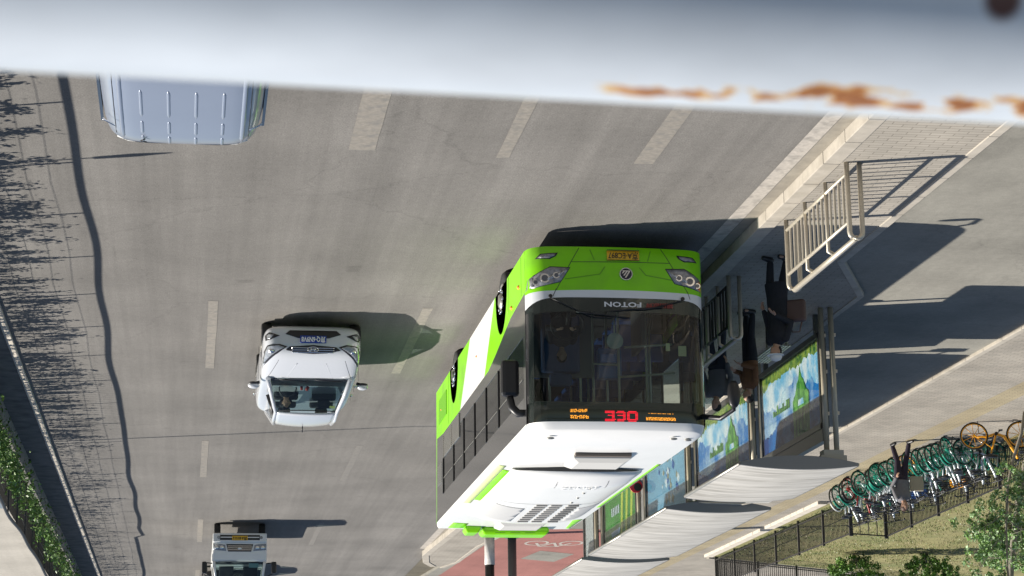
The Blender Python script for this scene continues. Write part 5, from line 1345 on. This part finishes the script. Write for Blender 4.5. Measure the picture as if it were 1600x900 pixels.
# ------------------------------------------------------------------ trees and bushes
BARK = mat('bark', (.26, .235, .19), .9, var=.3, scale=12, bump=.5); LF1 = leaf_mat('young_leaf', (.15, .28, .06)); LF2 = leaf_mat('pale_leaf', (.30, .44, .22)); LFD = leaf_mat('dark_leaf', (.07, .16, .025)); LFM = leaf_mat('mid_leaf', (.14, .28, .045))
def clumpy(mb, centres, n, rr, s0, s1, mats=2):
    for c, r in centres:
        for _ in range(n):
            v = Vector((rr.gauss(0,1), rr.gauss(0,1), rr.gauss(0,1))).normalized()*r*rr.random()**.45
            leaf(mb, Vector(c)+v, rr.uniform(s0, s1), rr, rr.randint(0, mats-1))
def sapling(loc, trunk, boughs, lab, seed, dens=90):
    rr = random.Random(seed); t = empty('young_tree', loc, 0, lab, 'tree', 'young trees on the lawn')
    mb = MB(); mb.tube(trunk[0], trunk[1], 10); mb.build('trunk', BARK, t)
    mb = MB(); cr = MB(); cents = []
    for pts, r in boughs:
        mb.tube(pts, [r, r*.8, r*.5, r*.25][:len(pts)], 6)
        a = Vector(pts[1]); b = Vector(pts[-1])
        for k in range(7):
            f_ = k/6; p = a*(1-f_)+b*f_
            for _ in range(3): 
                q = p+Vector((rr.gauss(0,.20), rr.gauss(0,.20), rr.gauss(0,.22))); cents.append((q, rr.uniform(.06, .15)))
                mb.tube([p, (p+q)/2+Vector((0,0,.02)), q], .005, 4)
    mb.build('branches', BARK, t)
    clumpy(cr, cents, dens//3, rr, .022, .055); cr.build('crown', [LF1, LF2], t)
    return t
# first tree: thin trunk leaning into view from the near right
sapling((-18.66, 45.0, .16), ([(0,0,0), (.12,0,.5), (.36,0,1.1), (.52,.02,1.7), (.62,0,2.5), (.66,0,3.5), (.60,0,5.0), (.6,0,6.0)], [.040, .038, .035, .032, .028, .024, .018, .012]),
        [([(.58,0,1.9), (.80,.1,2.0), (1.0,.2,2.4), (.92,.2,2.9)], .018), ([(.62,0,2.3), (.9,.1,2.5), (1.2,.1,2.65), (1.45,.1,2.6)], .016), ([(.64,0,2.7), (.9,0,3.0), (1.15,0,3.3), (1.3,0,3.6)], .016), ([(.62,0,2.4), (.35,.1,2.6), (.05,.2,2.7), (-.3,.2,2.7)], .018), ([(.65,0,3.0), (.4,.1,3.2), (.1,.1,3.4), (-.2,.1,3.5)], .014),
         ([(.6,0,2.0), (.4,.1,2.1), (.2,.1,2.05), (-.05,.1,1.9)], .014), ([(.64,0,3.4), (.8,0,3.8), (1.0,0,4.2), (1.1,0,4.6)], .012), ([(.6,0,4.2), (.3,0,4.5), (0,0,4.8), (-.2,0,5)], .012), ([(.55,0,1.75), (.45,-.1,1.5), (.3,-.1,1.4), (.1,-.1,1.45)], .010)],
        'thin leaning young tree with light green leaves at the near corner of the lawn', 4, 130)
t2 = sapling((-19.35, 46.2, .16), ([(0,0,0), (.25,0,1.0), (.50,0,1.9), (.72,0,3.0), (.82,0,3.7), (.9,0,5.5)], [.09, .085, .075, .07, .065, .05]),
        [([(.86,0,4.5), (.5,.2,4.9), (.2,.3,5.4), (0,.3,5.8)], .03), ([(.88,0,4.8), (1.2,.2,5.1), (1.5,.3,5.6), (1.7,.3,6)], .03)],
        'thicker grey trunk rising behind the leafy young tree', 9, 90)
def shrub(loc, w_, h, lab, seed):
    rr = random.Random(seed); t = empty('round_shrub', loc, 0, lab, 'shrub', 'round shrubs by the lawn fence')
    mb = MB()
    for i in range(7):
        a = rr.uniform(0, 6.3); mb.tube([(0,0,0), (.12*math.cos(a), .12*math.sin(a), .3), (w_*.35*math.cos(a), w_*.35*math.sin(a), h*.6)], [.03, .022, .01], 5)
    mb.build('stems', BARK, t)
    mb = MB(); cents = []
    for _ in range(260):
        v = Vector((rr.gauss(0,1), rr.gauss(0,1), rr.gauss(0,1))).normalized()*rr.uniform(.65, 1.05)
        cents.append((Vector((v.x*w_*.5, v.y*w_*.5, .08+h*.5+v.z*h*.5)), rr.uniform(.06, .16)))
    clumpy(mb, cents, 48, rr, .025, .055); mb.build('crown', [LFD, LFM], t); return t
shrub((-23.55, 73.2, .16), 2.0, 1.9, 'dark green round shrub by the far fence, farther from the young tree', 3)
shrub((-26.2, 73.0, .16), 2.3, 1.9, 'dark green round shrub by the far fence, closer to the young tree', 8)
t3 = sapling((-24.0, 59.5, .16), ([(0,0,0), (.02,0,.8), (.05,0,1.6)], [.05, .04, .02]), [([(0,0,.5), (.3*math.cos(a), .3*math.sin(a), .9), (.65*math.cos(a), .65*math.sin(a), 1.2+.3*math.sin(a*3)), (.8*math.cos(a), .8*math.sin(a), 1.5+.3*math.sin(a*3))], .015) for a in (0, .8, 1.6, 2.4, 3.2, 4, 4.8, 5.6)], 'dense bushy little tree on the lawn behind the leaning young tree', 12, 260)

# ------------------------------------------------------------------ footbridge
fb = empty('footbridge', (0, 0, 0), 0, 'white painted steel footbridge whose rusty handrail crosses the foreground', 'footbridge')
RAILM = bpy.data.materials.new('rusty_white_paint'); RAILM.use_nodes = True
n = RAILM.node_tree.nodes; l = RAILM.node_tree.links; b = n['Principled BSDF']; b.inputs['Roughness'].default_value = .38; b.inputs['Coat Weight'].default_value = .3
tc = n.new('ShaderNodeTexCoord'); sp = n.new('ShaderNodeSeparateXYZ'); l.new(tc.outputs['Object'], sp.inputs[0])
def mathn(op, a, b_=None, c=None):
    q = n.new('ShaderNodeMath'); q.operation = op
    for i, v in enumerate((a, b_, c)):
        if v is None: continue
        if isinstance(v, (int, float)): q.inputs[i].default_value = v
        else: l.new(v, q.inputs[i])
    return q.outputs[0]
def noi(sc, st=(1,1,1), det=5):
    mp = n.new('ShaderNodeMapping'); mp.inputs['Scale'].default_value = st; l.new(tc.outputs['Object'], mp.inputs[0]); q = n.new('ShaderNodeTexNoise'); q.inputs['Scale'].default_value = sc; q.inputs['Detail'].default_value = det; l.new(mp.outputs[0], q.inputs['Vector']); return q.outputs[0]
RUST_Y = -.006; SPOTX = -.229
band = mathn('SUBTRACT', 1.0, mathn('MULTIPLY', mathn('ABSOLUTE', mathn('ADD', mathn('SUBTRACT', sp.outputs['Y'], RUST_Y), mathn('MULTIPLY', mathn('SUBTRACT', noi(60), .5), .008))), 260))
xm = mathn('MULTIPLY', mathn('SUBTRACT', -.112, sp.outputs['X']), 60)
xm = mathn('MINIMUM', mathn('MAXIMUM', xm, 0), 1)
blot = mathn('MULTIPLY', mathn('SUBTRACT', noi(150, (.6, 1, 1)), .45), 9)
m_ = mathn('MULTIPLY', mathn('MINIMUM', mathn('MAXIMUM', mathn('ADD', band, mathn('MULTIPLY', blot, .5)), 0), 1), xm)
m_ = mathn('MULTIPLY', m_, mathn('MINIMUM', mathn('MAXIMUM', blot, .0), 1))
cr = n.new('ShaderNodeValToRGB'); e = cr.color_ramp.elements
e[0].position = 0; e[0].color = (.60, .65, .70, 1); e[1].position = 1; e[1].color = (.30, .12, .04, 1)
q = e.new(.25); q.color = (.66, .48, .24, 1); q = e.new(.6); q.color = (.46, .20, .06, 1)
l.new(m_, cr.inputs[0])
mot = noi(9, (1, 2.5, 1), 4)
mr2 = n.new('ShaderNodeMapRange'); mr2.inputs[1].default_value = .3; mr2.inputs[2].default_value = .7; mr2.inputs[3].default_value = .84; mr2.inputs[4].default_value = 1.1; l.new(mot, mr2.inputs[0])
mm_ = n.new('ShaderNodeMix'); mm_.data_type = 'RGBA'; mm_.blend_type = 'MULTIPLY'; mm_.inputs[0].default_value = 1; l.new(cr.outputs[0], mm_.inputs[6]); l.new(mr2.outputs[0], mm_.inputs[7])
vd = n.new('ShaderNodeVectorMath'); vd.operation = 'DISTANCE'; l.new(tc.outputs['Object'], vd.inputs[0]); vd.inputs[1].default_value = (SPOTX, -.034, -.024)
spot = mathn('MINIMUM', mathn('MAXIMUM', mathn('MULTIPLY', mathn('SUBTRACT', .0075, vd.outputs['Value']), 300), 0), 1)
st = mathn('MINIMUM', mathn('MAXIMUM', mathn('MULTIPLY', mathn('SUBTRACT', noi(16, det=3), .72), 8), 0), .5)
mx = n.new('ShaderNodeMix'); mx.data_type = 'RGBA'; l.new(st, mx.inputs[0]); l.new(mm_.outputs[2], mx.inputs[6]); mx.inputs[7].default_value = (.5, .38, .22, 1); ms_ = n.new('ShaderNodeMix'); ms_.data_type = 'RGBA'; l.new(spot, ms_.inputs[0]); l.new(mx.outputs[2], ms_.inputs[6]); ms_.inputs[7].default_value = (.09, .03, .012, 1); l.new(ms_.outputs[2], b.inputs['Base Color'])
hr = empty('handrail', (0, .5745, 8.30), R(-2.6)); hr.parent = fb
RR = .037
mb = MB(); mb.tube([(-12, 0, -RR), (0, 0, -RR), (12, 0, -RR)], RR, 64); mb.build('top_tube', RAILM, hr)
mb = MB(); mb.tube([(-12, 0, -.95), (12, 0, -.95)], .03, 10); mb.build('lower_rail', RAILM, hr)
mb = MB(); x = -11.9
mb2 = MB()
for i in range(9): mb2.tube([(-12+3*i, 0, -1.1), (-12+3*i, 0, -.06)], .04, 10)
mb2.build('posts', RAILM, hr)
for k in range(8):
    mb = MB()
    for i in range(1, 20): mb.tube([(-12+3*k+.15*i, 0, -.95), (-12+3*k+.15*i, 0, -.1)], .01, 6, caps=False)
    mb.build('baluster_panel', RAILM, hr)
mb = MB(); mb.b2(-12, 12, -2.8, .62, 6.75, 7.1); mb.b2(-12, 12, -2.9, -2.6, 7.1, 7.25); mb.build('deck', mat('deck_concrete', (.3, .29, .27), .85, var=.1), fb)
